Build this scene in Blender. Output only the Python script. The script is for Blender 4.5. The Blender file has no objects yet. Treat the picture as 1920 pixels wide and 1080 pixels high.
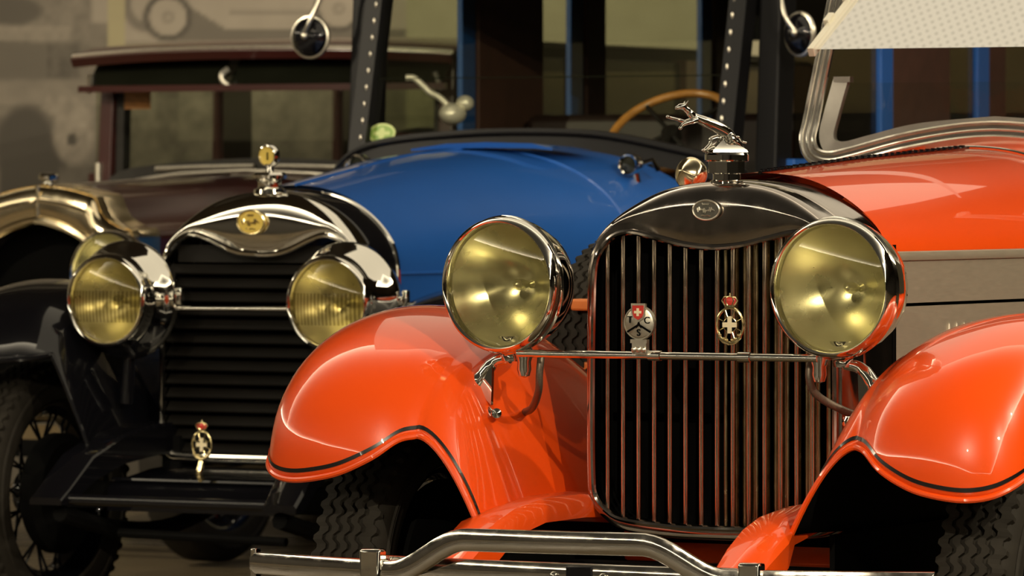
import bpy, bmesh, math, random
from mathutils import Vector, Matrix
random.seed(7)
S = bpy.context.scene
COL = S.collection
rad = math.radians

# ------------------------------------------------------------------ camera
FPX = 10000.0                       # focal length in pixels of the 1920 wide frame
cam = bpy.data.cameras.new('camera')
cam.sensor_fit = 'HORIZONTAL'; cam.sensor_width = 36.0
cam.lens = FPX / 1920 * 36.0
cam.shift_y = (340 - 540) / 1920.0
cam.clip_end = 200
cam.dof.use_dof = True; cam.dof.focus_distance = 11.5; cam.dof.aperture_fstop = 8.0
cam.dof.aperture_blades = 8
co = bpy.data.objects.new('camera', cam); COL.objects.link(co)
co.location = (0, 0, 1.3); co.rotation_euler = (rad(90), 0, 0)
S.camera = co

# ------------------------------------------------------------------ world, exposure
S.view_settings.view_transform = 'Standard'
S.view_settings.look = 'None'
S.view_settings.gamma = 1
S.view_settings.use_curve_mapping = False
S.view_settings.exposure = -0.05
W = bpy.data.worlds.new('world'); S.world = W; W.use_nodes = True
W.node_tree.nodes['Background'].inputs[0].default_value = (1.0, .9, .72, 1)
W.node_tree.nodes['Background'].inputs[1].default_value = 0.02

# ------------------------------------------------------------------ lights of the hall and added fills
CEIL = 3.9
WARM = (1.0, .86, .62)
def area(name, loc, size, power, target=None, col=WARM):
    l = bpy.data.lights.new(name, 'AREA'); l.shape = 'RECTANGLE'; l.size, l.size_y = size
    l.energy = power; l.color = col
    o = bpy.data.objects.new(name, l); COL.objects.link(o); o.location = loc
    if target is not None:
        o.rotation_euler = (Vector(target) - Vector(loc)).to_track_quat('-Z', 'Y').to_euler()
    o['kind'] = 'structure'
    return o
def spot(name, loc, target, power, size=45, r=.03, col=WARM):
    l = bpy.data.lights.new(name, 'SPOT'); l.energy = power; l.spot_size = rad(size); l.spot_blend = .6
    l.shadow_soft_size = r; l.color = col
    o = bpy.data.objects.new(name, l); COL.objects.link(o); o.location = loc
    o.rotation_euler = (Vector(target) - Vector(loc)).to_track_quat('-Z', 'Y').to_euler()
    o['kind'] = 'structure'
    return o
def nmath(nt, op, a, b=None, clamp=False):
    n = nt.nodes.new('ShaderNodeMath'); n.operation = op; n.use_clamp = clamp
    for i, q in enumerate((a, b)):
        if q is None: continue
        if isinstance(q, (int, float)): n.inputs[i].default_value = q
        else: nt.links.new(q, n.inputs[i])
    return n.outputs[0]
def light_panel(name, x0, x1, y0, y1, edge, mid, fall, hole=.6, drop=.04):
    """luminous perforated ceiling field, glow along its border put into the emission"""
    ml = bpy.data.materials.new('glow_panel'); ml.use_nodes = True
    nt = ml.node_tree; nt.nodes.clear()
    out = nt.nodes.new('ShaderNodeOutputMaterial'); em = nt.nodes.new('ShaderNodeEmission')
    tc = nt.nodes.new('ShaderNodeTexCoord'); sx = nt.nodes.new('ShaderNodeSeparateXYZ')
    nt.links.new(tc.outputs['Object'], sx.inputs[0])
    hx, hy = (x1-x0)/2, (y1-y0)/2
    st = mid
    for k, (axis, sgn, h) in enumerate(((0, 1, hx), (0, -1, hx), (1, 1, hy), (1, -1, hy))):   # border glow: left, right, near, far
        d = nmath(nt, 'ADD', nmath(nt, 'MULTIPLY', sx.outputs[axis], sgn), h)
        st = nmath(nt, 'ADD', st, nmath(nt, 'MULTIPLY', nmath(nt, 'POWER', 2.718, nmath(nt, 'MULTIPLY', d, -1/fall)), edge[k]))
    vo = nt.nodes.new('ShaderNodeTexVoronoi'); vo.inputs['Scale'].default_value = 42; vo.inputs['Randomness'].default_value = 0
    nt.links.new(tc.outputs['Object'], vo.inputs['Vector'])
    hl = nmath(nt, 'GREATER_THAN', vo.outputs['Distance'], .26)
    st = nmath(nt, 'MULTIPLY', st, nmath(nt, 'ADD', nmath(nt, 'MULTIPLY', hl, 1-hole), hole))
    em.inputs[0].default_value = (*WARM, 1)
    nt.links.new(st, em.inputs[1]); nt.links.new(em.outputs[0], out.inputs[0])
    me = bpy.data.meshes.new(name)
    me.from_pydata([(-hx, -hy, 0), (hx, -hy, 0), (hx, hy, 0), (-hx, hy, 0)], [], [(0, 3, 2, 1)])
    me.materials.append(ml)
    po = bpy.data.objects.new(name, me); COL.objects.link(po); po.location = ((x0+x1)/2, (y0+y1)/2, CEIL-drop)
    po['kind'] = 'structure'
light_panel('ceiling_light_panel', -9.5, 4.4, -14, 13.6, (30, 14, 27, 9), .05, .36)  # unseen luminous ceiling; edge strengths set per side to shape fender highlights
light_panel('added_glow_strip', -9.5, -6.0, 13.6, 22.6, (30, 0, 0, 0), .05, .36)  # added glowing strip that draws a bright line along the fender silhouette
light_panel('pane_reflection_glow', -.7, 3.0, 13.2, 17.2, (.1, .1, .1, .1), .85, 1.0, .80, .07)  # lit ceiling tiles made to glow, sized for the upper pane's reflection
area('wall_washer', (0, 20.6, CEIL-.1), (10, .3), 155, (0, 23, 1.4))
spot('spot_or_fill', (-1.8, 5.6, CEIL-.2), (.2, 11.4, .8), 740)
spot('spot_or_fill', (3.2, 6.6, CEIL-.2), (1.4, 11.4, 1.0), 660)
spot('spot_or_fill', (3.9, 9.4, CEIL-.2), (1.3, 12.4, 1.0), 330, 60)  # added fill to brighten the side of the red bonnet
spot('spot_or_fill', (-2.6, 9.6, CEIL-.2), (-.2, 16.0, .9), 420)
spot('spot_or_fill', (-4.6, 15.5, CEIL-.2), (.3, 19.0, 1.5), 600, 60)  # added fill from the left to brighten the blue saloon's cabin
spot('spot_or_fill', (2.6, 8.0, CEIL-.2), (-.1, 18.6, 1.55), 900, 14)  # added fill aimed through the windscreen at the blue window posts
spot('spot_or_fill', (4.0, 14.5, CEIL-.2), (2.0, 18.5, 1.4), 320, 60)

# ------------------------------------------------------------------ materials
def mat(name, col, rough=.4, metal=0.0, coat=0.0, var=0.0, vscale=8, rvar=0.0, bump=0.0, bscale=60, spec=.5, aniso=None):
    m = bpy.data.materials.new(name); m.use_nodes = True
    nt = m.node_tree; b = nt.nodes['Principled BSDF']
    b.inputs['Base Color'].default_value = (*col, 1)
    b.inputs['Roughness'].default_value = rough
    b.inputs['Metallic'].default_value = metal
    b.inputs['Coat Weight'].default_value = coat
    b.inputs['Coat Roughness'].default_value = .02
    b.inputs['Specular IOR Level'].default_value = spec
    if var or rvar or bump:
        tc = nt.nodes.new('ShaderNodeTexCoord')
        nz = nt.nodes.new('ShaderNodeTexNoise'); nz.inputs['Scale'].default_value = vscale
        nz.inputs['Detail'].default_value = 6
        src = tc.outputs['Object']
        if aniso:
            mp = nt.nodes.new('ShaderNodeMapping'); mp.inputs['Scale'].default_value = aniso
            nt.links.new(src, mp.inputs['Vector']); src = mp.outputs['Vector']
        nt.links.new(src, nz.inputs['Vector'])
        if var:
            mx = nt.nodes.new('ShaderNodeMix'); mx.data_type = 'RGBA'
            mx.inputs[6].default_value = (*[c*(1-var) for c in col], 1)
            mx.inputs[7].default_value = (*[min(1, c*(1+var)) for c in col], 1)
            nt.links.new(nz.outputs['Fac'], mx.inputs[0]); nt.links.new(mx.outputs[2], b.inputs['Base Color'])
        if rvar:
            mr = nt.nodes.new('ShaderNodeMapRange')
            mr.inputs[1].default_value = .3; mr.inputs[2].default_value = .7
            mr.inputs[3].default_value = max(0, rough-rvar); mr.inputs[4].default_value = rough+rvar
            nt.links.new(nz.outputs['Fac'], mr.inputs[0]); nt.links.new(mr.outputs[0], b.inputs['Roughness'])
        if bump:
            n2 = nt.nodes.new('ShaderNodeTexNoise'); n2.inputs['Scale'].default_value = bscale
            nt.links.new(src, n2.inputs['Vector'])
            bp = nt.nodes.new('ShaderNodeBump'); bp.inputs['Strength'].default_value = bump; bp.inputs['Distance'].default_value = .01
            nt.links.new(n2.outputs['Fac'], bp.inputs['Height']); nt.links.new(bp.outputs[0], b.inputs['Normal'])
    return m

def glass(name, tint=(1, 1, 1), ior=1.5, rough=.0, ribs=None, boost=1.0):
    m = bpy.data.materials.new(name); m.use_nodes = True
    nt = m.node_tree; nt.nodes.clear()
    out = nt.nodes.new('ShaderNodeOutputMaterial')
    tr = nt.nodes.new('ShaderNodeBsdfTransparent'); tr.inputs[0].default_value = (*tint, 1)
    gl = nt.nodes.new('ShaderNodeBsdfGlossy'); gl.inputs['Roughness'].default_value = rough
    fr = nt.nodes.new('ShaderNodeFresnel')
    ge = nt.nodes.new('ShaderNodeNewGeometry')          # same reflectance from both faces of a thin sheet
    mr = nt.nodes.new('ShaderNodeMapRange'); mr.inputs[3].default_value = ior; mr.inputs[4].default_value = 1/ior
    nt.links.new(ge.outputs['Backfacing'], mr.inputs[0]); nt.links.new(mr.outputs[0], fr.inputs[0])
    mx = nt.nodes.new('ShaderNodeMixShader')
    fac = fr.outputs[0]
    if boost != 1.0:
        mm = nt.nodes.new('ShaderNodeMath'); mm.operation = 'MULTIPLY'; mm.use_clamp = True
        mm.inputs[1].default_value = boost; nt.links.new(fac, mm.inputs[0]); fac = mm.outputs[0]
    nt.links.new(fac, mx.inputs[0]); nt.links.new(tr.outputs[0], mx.inputs[1]); nt.links.new(gl.outputs[0], mx.inputs[2])
    nt.links.new(mx.outputs[0], out.inputs[0])
    return m

M = {}
M['red'] = mat('orange_red_paint', (.86, .080, .005), .32, coat=1.0, var=.03, spec=.3)
M['black'] = mat('black_paint', (.0035, .0035, .005), .3, coat=.9, var=.2, spec=.05)
M['inner'] = mat('black_underside', (.003, .003, .003), .8, var=.3, spec=.08)
M['blue'] = mat('blue_paint', (.016, .10, .40), .35, coat=.8, var=.05)
M['maroon'] = mat('maroon_paint', (.045, .009, .007), .3, coat=.8, var=.1)
M['chrome'] = mat('chrome', (.80, .78, .72), .05, 1.0, rvar=.035, vscale=14)
M['chrome_old'] = mat('pitted_chrome', (.66, .63, .58), .10, 1.0, rvar=.06, vscale=30, bump=.03, bscale=9)
M['chrome_dark'] = mat('dulled_dark_chrome', (.44, .40, .37), .10, 1.0, rvar=.07, vscale=16, var=.3, bump=.05, bscale=7)
M['bars'] = mat('nickel_bars', (.62, .52, .42), .16, 1.0, rvar=.06, vscale=25, var=.15)
M['brass'] = mat('aged_brass', (.46, .37, .22), .22, 1.0, rvar=.06, vscale=25, var=.25)
M['nickel'] = mat('nickel', (.95, .82, .57), .16, 1.0, rvar=.05, vscale=12)
M['alu'] = mat('brushed_aluminium', (.40, .355, .28), .42, .45, var=.12, vscale=5, rvar=.06, aniso=(6, 6, 40))
M['rubber'] = mat('tyre_rubber', (.021, .018, .014), .75, var=.3, vscale=30, spec=.2)
M['chrome_soft'] = mat('soft_chrome', (.82, .79, .72), .2, 1.0, rvar=.05, vscale=20)
M['satin'] = mat('satin_black', (.005, .005, .006), .5, var=.2, spec=.2)
M['frame_light'] = mat('brushed_nickel_channel', (.34, .32, .29), .38, .8, var=.15, vscale=30)
M['frame'] = mat('dull_nickel_frame', (.15, .14, .125), .3, .7, var=.15, vscale=20)
M['dark'] = mat('dark_cavity', (.002, .002, .002), .9, var=.3, spec=.05)
M['louver'] = mat('black_louvres', (.006, .005, .004), .55, var=.3, spec=.25)
M['reflector'] = mat('tarnished_reflector', (.68, .655, .47), .30, .85, rvar=.10, vscale=9, var=.25)
M['glass'] = glass('clear_glass', (.93, .95, .92))
M['lens'] = glass('headlamp_glass', (.91, .89, .74), rough=.03)
M['pane_shaded'] = glass('shade_tinted_glass', (.34, .31, .25))  # tint stands in for the darkness seen in the left-hand windows
M['pane'] = glass('windscreen_glass', (.86, .88, .82))
M['shade'] = mat('smoked_visor', (.010, .011, .007), .15, coat=.5, var=.3)
M['wood'] = mat('varnished_wood', (.42, .19, .045), .25, coat=.6, var=.4, vscale=30)
M['trim_brown'] = mat('brown_upholstery', (.055, .022, .014), .7, var=.35, vscale=14)
M['leather'] = mat('dark_leather', (.020, .010, .008), .5, var=.3)
M['cable'] = mat('braided_cable', (.16, .13, .10), .45, .7, var=.4, vscale=300)
M['enamel_red'] = mat('red_enamel', (.55, .045, .035), .25, coat=.6, var=.1)
M['silver'] = mat('dull_silver', (.74, .70, .60), .34, 1.0, var=.2, vscale=60)
M['gold'] = mat('pale_gilt', (.85, .72, .40), .2, 1.0, var=.15, vscale=50)
M['cream_metal'] = mat('pale_metal_rail', (.78, .74, .62), .3, .35, var=.05)
M['grey_enamel'] = mat('grey_enamel', (.10, .095, .08), .35, .3, var=.2, vscale=60)
M['cream'] = mat('cream_enamel', (.80, .70, .48), .35, var=.05)
M['yellow'] = mat('yellow_dial', (.60, .45, .10), .35, var=.15)
M['green'] = mat('green_sticker', (.18, .30, .05), .5, var=.25, vscale=60)
M['green_light'] = mat('pale_green_print', (.42, .50, .18), .5, var=.1)
M['orange'] = mat('orange_fitting', (.75, .22, .05), .45, var=.1)
M['brown_card'] = mat('amber_card', (.22, .09, .015), .5, var=.5, vscale=40)
M['stripe'] = mat('black_pinstripe', (.006, .005, .005), .3, coat=.8, var=.1)
M['body_dark'] = mat('grey_dark_cloth', (.02, .018, .015), .8, var=.3)

# ------------------------------------------------------------------ mesh helpers
def V(*a): return Vector(a)
def catmull(P, n, closed=False):
    P = [Vector(p) for p in P]; N = len(P); out = []
    segs = N if closed else N-1
    for i in range(segs):
        p1, p2 = P[i], P[(i+1) % N]
        p0 = P[i-1] if (closed or i > 0) else p1*2 - p2
        p3 = P[(i+2) % N] if (closed or i+2 < N) else p2*2 - p1
        for k in range(n):
            t = k/n
            out.append(.5*((2*p1) + (p2-p0)*t + (2*p0-5*p1+4*p2-p3)*t*t + (3*p1-p0-3*p2+p3)*t*t*t))
    if not closed: out.append(P[-1].copy())
    return out
def lerp(a, b, t): return a + (b-a)*t
def smooth01(t): t = max(0, min(1, t)); return t*t*(3-2*t)
def interp(xs, ys, x):
    if x <= xs[0]: return ys[0]
    for i in range(len(xs)-1):
        if x <= xs[i+1]:
            return ys[i] + (ys[i+1]-ys[i])*(x-xs[i])/(xs[i+1]-xs[i])
    return ys[-1]

class MB:
    def __init__(s): s.v = []; s.f = []; s.m = []
    def add(s, vs, fs, m=0):
        b = len(s.v); s.v += [tuple(p) for p in vs]
        for f in fs: s.f.append([b+i for i in f]); s.m.append(m)
        return s
    def grid(s, rows, cu=False, cv=False, m=0):
        nu, nv = len(rows), len(rows[0]); vs = [p for r in rows for p in r]; fs = []
        for i in range(nu if cu else nu-1):
            for j in range(nv if cv else nv-1):
                i2, j2 = (i+1) % nu, (j+1) % nv
                fs.append((i*nv+j, i2*nv+j, i2*nv+j2, i*nv+j2))
        return s.add(vs, fs, m)
    def lathe(s, prof, c, ax, n=32, m=0, cap0=False, cap1=False):
        ax = Vector(ax).normalized(); u = ax.orthogonal().normalized(); w = ax.cross(u); c = Vector(c)
        rows = []
        for r, a in prof:
            rows.append([c + ax*a + (u*math.cos(2*math.pi*k/n) + w*math.sin(2*math.pi*k/n))*r for k in range(n)])
        s.grid(rows, cv=True, m=m)
        if cap0: s.add(rows[0], [list(range(n))], m)
        if cap1: s.add(rows[-1], [list(range(n))], m)
        return s
    def tube(s, path, r, n=10, m=0, caps=True, closed=False):
        P = [Vector(p) for p in path]; N = len(P); rows = []; prev = None
        for i, p in enumerate(P):
            a = P[(i-1) % N] if (closed or i > 0) else P[i]; b = P[(i+1) % N] if (closed or i < N-1) else P[i]
            t = (b-a).normalized()
            if prev is None: u = t.orthogonal().normalized()
            else: u = (prev - t*prev.dot(t)).normalized()
            prev = u; w = t.cross(u)
            rr = r[i] if isinstance(r, (list, tuple)) else r
            rows.append([p + (u*math.cos(2*math.pi*k/n) + w*math.sin(2*math.pi*k/n))*rr for k in range(n)])
        s.grid(rows, cv=True, cu=closed, m=m)
        if caps and not closed:
            s.add(rows[0], [list(range(n))], m); s.add(rows[-1], [list(range(n))], m)
        return s
    def sweep(s, path, prof, side, m=0, closed=False, caps=True):
        # prof: list of (a, b): a along 'side-ish' vector (kept from side), b along t x a
        P = [Vector(p) for p in path]; N = len(P); rows = []; side = Vector(side)
        for i, p in enumerate(P):
            a = P[(i-1) % N] if (closed or i > 0) else P[i]; b = P[(i+1) % N] if (closed or i < N-1) else P[i]
            t = (b-a).normalized(); u = (side - t*side.dot(t)).normalized(); w = t.cross(u)
            rows.append([p + u*q[0] + w*q[1] for q in prof])
        s.grid(rows, cv=True, cu=closed, m=m)
        if caps and not closed:
            n = len(prof); s.add(rows[0], [list(range(n))], m); s.add(rows[-1], [list(range(n))], m)
        return s
    def box(s, c, d, R=None, m=0):
        c = Vector(c); vs = []
        for x in (-.5, .5):
            for y in (-.5, .5):
                for z in (-.5, .5):
                    q = Vector((x*d[0], y*d[1], z*d[2])); vs.append(c + (R @ q if R else q))
        return s.add(vs, [(0, 1, 3, 2), (4, 6, 7, 5), (0, 4, 5, 1), (2, 3, 7, 6), (0, 2, 6, 4), (1, 5, 7, 3)], m)
    def bar(s, a, b, w, h, up=(0, 0, 1), m=0):
        a, b = Vector(a), Vector(b); t = (b-a).normalized(); up = Vector(up)
        u = (up - t*up.dot(t)).normalized(); v = t.cross(u); vs = []
        for p in (a, b):
            for i, j in ((-1, -1), (1, -1), (1, 1), (-1, 1)): vs.append(p + v*(i*w/2) + u*(j*h/2))
        return s.add(vs, [(3, 2, 1, 0), (4, 5, 6, 7), (0, 1, 5, 4), (1, 2, 6, 5), (2, 3, 7, 6), (3, 0, 4, 7)], m)
    def ell(s, c, r, R=None, n=20, k=12, m=0):
        c = Vector(c); rows = []
        for i in range(k+1):
            th = math.pi*i/k; row = []
            for j in range(n):
                ph = 2*math.pi*j/n
                q = Vector((r[0]*math.sin(th)*math.cos(ph), r[1]*math.sin(th)*math.sin(ph), r[2]*math.cos(th)))
                row.append(c + (R @ q if R else q))
            rows.append(row)
        return s.grid(rows, cv=True, m=m)
    def prism(s, poly, fn, d0, d1, m=0):
        n = len(poly)
        a = [fn(u, v, d0) for u, v in poly]; b = [fn(u, v, d1) for u, v in poly]
        fs = [list(range(n))[::-1], [n+i for i in range(n)]] + [(i, (i+1) % n, n+(i+1) % n, n+i) for i in range(n)]
        return s.add(a+b, fs, m)
    def mirror(s):
        o = MB(); o.v = [(-x, y, z) for x, y, z in s.v]; o.f = [list(reversed(f)) for f in s.f]; o.m = list(s.m); return o
    def join(s, o):
        b = len(s.v); s.v += o.v; s.f += [[i+b for i in f] for f in o.f]; s.m += o.m; return s
    def build(s, name, mats, parent=None, smooth=True, angle=38, bevel=0, weld=True, normals=True):
        me = bpy.data.meshes.new(name)
        me.from_pydata(s.v, [], s.f)
        mats = mats if isinstance(mats, (list, tuple)) else [mats]
        for m in mats: me.materials.append(M[m] if isinstance(m, str) else m)
        me.polygons.foreach_set('material_index', s.m)
        bm = bmesh.new(); bm.from_mesh(me)
        if weld: bmesh.ops.remove_doubles(bm, verts=bm.verts, dist=1e-5)
        if normals: bmesh.ops.recalc_face_normals(bm, faces=bm.faces)
        bm.to_mesh(me); bm.free()
        if smooth:
            me.polygons.foreach_set('use_smooth', [True]*len(me.polygons))
            me.set_sharp_from_angle(angle=rad(angle))
        o = bpy.data.objects.new(name, me); COL.objects.link(o)
        if parent: o.parent = parent
        if bevel:
            b = o.modifiers.new('bevel', 'BEVEL'); b.width = bevel; b.segments = 2; b.limit_method = 'ANGLE'; b.angle_limit = rad(40)
        return o

def label(o, text): o['label'] = text; return o
def thing(name, lab, cat, loc, rz, group=None):
    o = bpy.data.objects.new(name, None); COL.objects.link(o); o.empty_display_size = .2
    o.location = loc; o.rotation_euler = (0, 0, rz); o['label'] = lab; o['category'] = cat
    if group: o['group'] = group
    return o
def struct(o): o['kind'] = 'structure'; return o
def text_mesh(ch, size, depth):
    c = bpy.data.curves.new('letter', 'FONT'); c.body = ch; c.size = size; c.extrude = depth; c.align_x = 'CENTER'; c.align_y = 'CENTER'
    o = bpy.data.objects.new('letter', c); COL.objects.link(o)
    bpy.context.view_layer.update()
    me = bpy.data.meshes.new_from_object(o.evaluated_get(bpy.context.evaluated_depsgraph_get()))
    bpy.data.objects.remove(o); bpy.data.curves.remove(c)
    vs = [v.co.copy() for v in me.vertices]; fs = [list(p.vertices) for p in me.polygons]
    bpy.data.meshes.remove(me)
    return vs, fs
def rot_from(axis_y):   # matrix whose -Y points along axis (facing direction), Z up
    f = -Vector(axis_y).normalized(); z = Vector((0, 0, 1)); x = f.cross(z).normalized(); z = x.cross(f)
    return Matrix((x, f, z)).transposed()

# ------------------------------------------------------------------ the hall
def plane(name, pts, m): return struct(MB().add(pts, [list(range(len(pts)))]).build(name, m, smooth=False))
M['floor'] = mat('polished_floor', (.13, .10, .06), .3, var=.15, vscale=2, rvar=.1)
M['wall'] = mat('dark_wall', (.045, .040, .034), .7, var=.2, vscale=2)
M['wall_beige'] = mat('beige_wall', (.30, .27, .19), .8, var=.06, vscale=2)
X0, X1, Y0, Y1 = -12, 11, -16, 23.0
plane('floor', [(X0, Y0, 0), (X1, Y0, 0), (X1, Y1+2, 0), (X0, Y1+2, 0)], 'floor')
plane('wall_left', [(X0, Y0, 0), (X0, Y1+2, 0), (X0, Y1+2, CEIL), (X0, Y0, CEIL)], 'wall')
plane('wall_right', [(X1, Y0, 0), (X1, Y0, CEIL), (X1, Y1+2, CEIL), (X1, Y1+2, 0)], 'wall')
M['wall_dim'] = mat('dark_brown_wall', (.022, .018, .016), .8, var=.3, vscale=1.5)
plane('wall_front', [(X0, Y0, 0), (X0, Y0, CEIL), (X1, Y0, CEIL), (X1, Y0, 0)], 'wall_dim')
M['ceil'] = mat('dark_ceiling', (.10, .09, .075), .8, var=.1, vscale=3)
plane('ceiling', [(X0, Y0, CEIL), (X0, Y1+2, CEIL), (X1, Y1+2, CEIL), (X1, Y0, CEIL)], 'ceil')

# the printed photograph that covers the back wall (flat, black and white): tone computed per cell
def hsh(i, j): return (math.sin(i*127.1+j*311.7)*43758.5453) % 1.0
def vnoise(x, y):
    i, j = math.floor(x), math.floor(y); u, v = smooth01(x-i), smooth01(y-j)
    return lerp(lerp(hsh(i, j), hsh(i+1, j), u), lerp(hsh(i, j+1), hsh(i+1, j+1), u), v)
def fbm(x, y): return .55*vnoise(x, y)+.28*vnoise(x*2.1+7, y*2.1+3)+.17*vnoise(x*4.3+1, y*4.3+9)
def mural_tone(px, py):
    # px, py: print coordinates, 1 unit = 2.3 mm of wall
    n = fbm(px/34, py/34) - .5; n2 = fbm(px/13+40, py/17+11) - .5
    def blob(cx, cy, rx, ry, soft=.18): return 1 - smooth01((math.hypot((px-cx)/rx, (py-cy)/ry) - 1 + soft)/(2*soft))
    def band(v, a, b, w=4): return smooth01((v-a)/w+.5) * (1-smooth01((v-b)/w+.5))
    if 203 < px < 232: return (.42, .37, .22)                     # bare stripe of wall between two prints
    if px > 760: return (.40+.06*n, .37+.06*n, .25+.05*n)         # plain wall beyond the print
    if px <= 203:                                                 # people round a car, left print
        t = .205 + .16*n + .10*n2
        t = lerp(t, .30 + .1*n2, band(py, 48, 76)*(1-smooth01((px-120)/20)))
        t = lerp(t, .12, blob(20, 20, 60, 26)); t = lerp(t, .36, band(py, -60, 42)*band(px, 172, 203))
        t = lerp(t, .14 + .10*n2, band(py, 84, 146)*band(px, 88, 150)); t = lerp(t, .17, band(py, 80, 150)*band(px, -99, 86))
        t = lerp(t, .27 + .12*n, band(py, 150, 196))
        t = lerp(t, .085, max(blob(48, 275, 56, 78), band(py, 270, 420)*band(px, 0, 125)))
        t = lerp(t, .32 + .22*n2, blob(138, 250, 38, 58)); t = lerp(t, .29 + .2*n2, blob(112, 192, 34, 26))
        t = lerp(t, .09, blob(135, 262, 10, 12)); t = lerp(t, .13 + .1*n, band(py, 312, 900, 14)*(px > 110))
    else:                                                         # old tourer standing in a street, right print
        t = .37 + .10*n
        t = lerp(t, .20, blob(275, 12, 44, 48, .1)); t = lerp(t, .37, blob(277, 8, 31, 34, .1))
        t = lerp(t, .19, blob(330, 34, 62, 40, .1))
        e = min(54, 18 + (px-365)*.62)
        if px > 340: t = lerp(t, .18, band(py, e, 76)); t = lerp(t, .40 + .05*n, 1-smooth01((py-e)/3+.5))
        t = lerp(t, .20, band(py, 20, 25)*band(px, 430, 640))
        for cx, cy in ((315, 32), (635, 16)):
            t = lerp(t, .115, blob(cx, cy, 46, 46, .06)); t = lerp(t, .40, blob(cx, cy, 35, 35, .06))
            t = lerp(t, .29, blob(cx, cy, 12, 12, .2)); t = lerp(t, .36, blob(cx, cy, 6, 6, .2))
        t = lerp(t, .28 + .1*n, smooth01((py-76)/6)); t = lerp(t, .20 + .22*n + .12*n2, smooth01((py-92)/20))
    t = max(.03, t)
    return (t*1.0, t*.87, t*.70)
mm = MB(); 
ax0, ax1, az0, az1 = -4.0, 5.5, 0.0, CEIL
gx = [ax0, -3.2] + [-2.7+.0125*i for i in range(200)] + [-.2+.06*i for i in range(90)] + [5.3, ax1]
gz = [az0, .5] + [.9+.0125*j for j in range(104)] + [2.25, 2.6, 3.2, az1]
rows = [[(x, Y1, z) for z in gz] for x in gx]
mm.grid(rows)
wall = mm.build('wall_back', 'wall_beige', smooth=False, weld=False, normals=False)
ca = wall.data.color_attributes.new('print', 'FLOAT_COLOR', 'POINT')
buf = []
for x, y, z in mm.v:
    px = 960 + x/23*10000; py = 340 - (z-1.3)/23*10000
    buf += [*mural_tone(px, py), 1.0]
ca.data.foreach_set('color', buf)
m = mat('printed_mural', (.3, .3, .25), .75); nt = m.node_tree
at = nt.nodes.new('ShaderNodeVertexColor'); at.layer_name = 'print'
hs = nt.nodes.new('ShaderNodeTexNoise'); hs.inputs['Scale'].default_value = 14; hs.inputs['Detail'].default_value = 5
mx = nt.nodes.new('ShaderNodeMix'); mx.data_type = 'RGBA'; mx.blend_type = 'MULTIPLY'; mx.inputs[0].default_value = .35
nt.links.new(at.outputs['Color'], mx.inputs[6]); nt.links.new(hs.outputs['Fac'], mx.inputs[7])
nt.links.new(mx.outputs[2], nt.nodes['Principled BSDF'].inputs['Base Color'])
wall.data.materials[0] = m
struct(wall)
plane('wall_back_side', [(X0, Y1, 0), (ax0, Y1, 0), (ax0, Y1, CEIL), (X0, Y1, CEIL)], 'wall_beige')
plane('wall_back_end', [(ax1, Y1, 0), (X1, Y1, 0), (X1, Y1, CEIL), (ax1, Y1, CEIL)], 'wall_beige')

# ------------------------------------------------------------------ car parts (local frame: x to the car's left, y backwards, z up)
def outline(half, n=8):
    """closed outline from a right-half control polygon running from top centre to bottom centre"""
    P = [Vector((x, 0, z)) for x, z in half]
    L = [Vector((-x, 0, z)) for x, z in half[1:-1]][::-1]
    return catmull(P + L, n, closed=True)
def by_angle(poly, c, n=180):
    """resample a star-shaped closed polygon by angle round c -> list of (x, z)"""
    out = []; N = len(poly)
    for k in range(n):
        a = 2*math.pi*k/n; d = (math.sin(a), math.cos(a)); best = None
        for i in range(N):
            p, q = poly[i], poly[(i+1) % N]
            ex, ez = q.x-p.x, q.z-p.z; wx, wz = p.x-c[0], p.z-c[1]
            den = d[0]*ez - d[1]*ex
            if abs(den) < 1e-12: continue
            t = (wx*ez - wz*ex)/den; u = (wx*d[1] - wz*d[0])/den
            if t > 0 and -1e-6 <= u <= 1+1e-6 and (best is None or t > best): best = t
        out.append((c[0]+d[0]*best, c[1]+d[1]*best))
    return out
def radiator(car, out_half, in_half, c, depth0, depth1, face_mat, band_mat, n=200, crown=.05, bead=.007, bulge=1.0):
    po = by_angle(outline(out_half), c, n); pi = by_angle(outline(in_half), c, n)
    rows = []
    for t, y in ((0, .035), (0, .006), (.02, 0), (.15, -.0035), (.3, -.006), (.45, -.0065), (.6, -.005), (.72, -.001), (.82, .005), (.90, .012), (.96, .022), (.99, .032), (1, crown), (1, depth0)):
        if 0 < t < .8: y *= bulge
        rows.append([(lerp(a[0], b[0], t), y, lerp(a[1], b[1], t)) for a, b in zip(pi, po)])
    sh = MB().grid(rows, cv=True).build('radiator_shell', face_mat, car)
    bd = MB().tube([(a[0], -.004, a[1]) for a in pi], bead, 8, closed=True).build('grille_bead', face_mat, sh)
    g = 1.012
    rows = [[(b[0]*k, y, (b[1]-c[1])*k+c[1]) for b in po] for k, y in ((.985, depth0-.01), (1.0, depth0), (1.006, depth0+.015), (g, depth1))]
    bnd = MB().grid(rows, cv=True).build('radiator_surround', band_mat, car)
    return sh, po, pi
def inside(pi, x):
    """z range of the opening at x"""
    zs = []
    N = len(pi)
    for i in range(N):
        a, b = pi[i], pi[(i+1) % N]
        if (a[0]-x)*(b[0]-x) <= 0 and abs(a[0]-b[0]) > 1e-9:
            zs.append(a[1] + (b[1]-a[1])*(x-a[0])/(b[0]-a[0]))
    return (min(zs), max(zs)) if len(zs) > 1 else None
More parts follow.
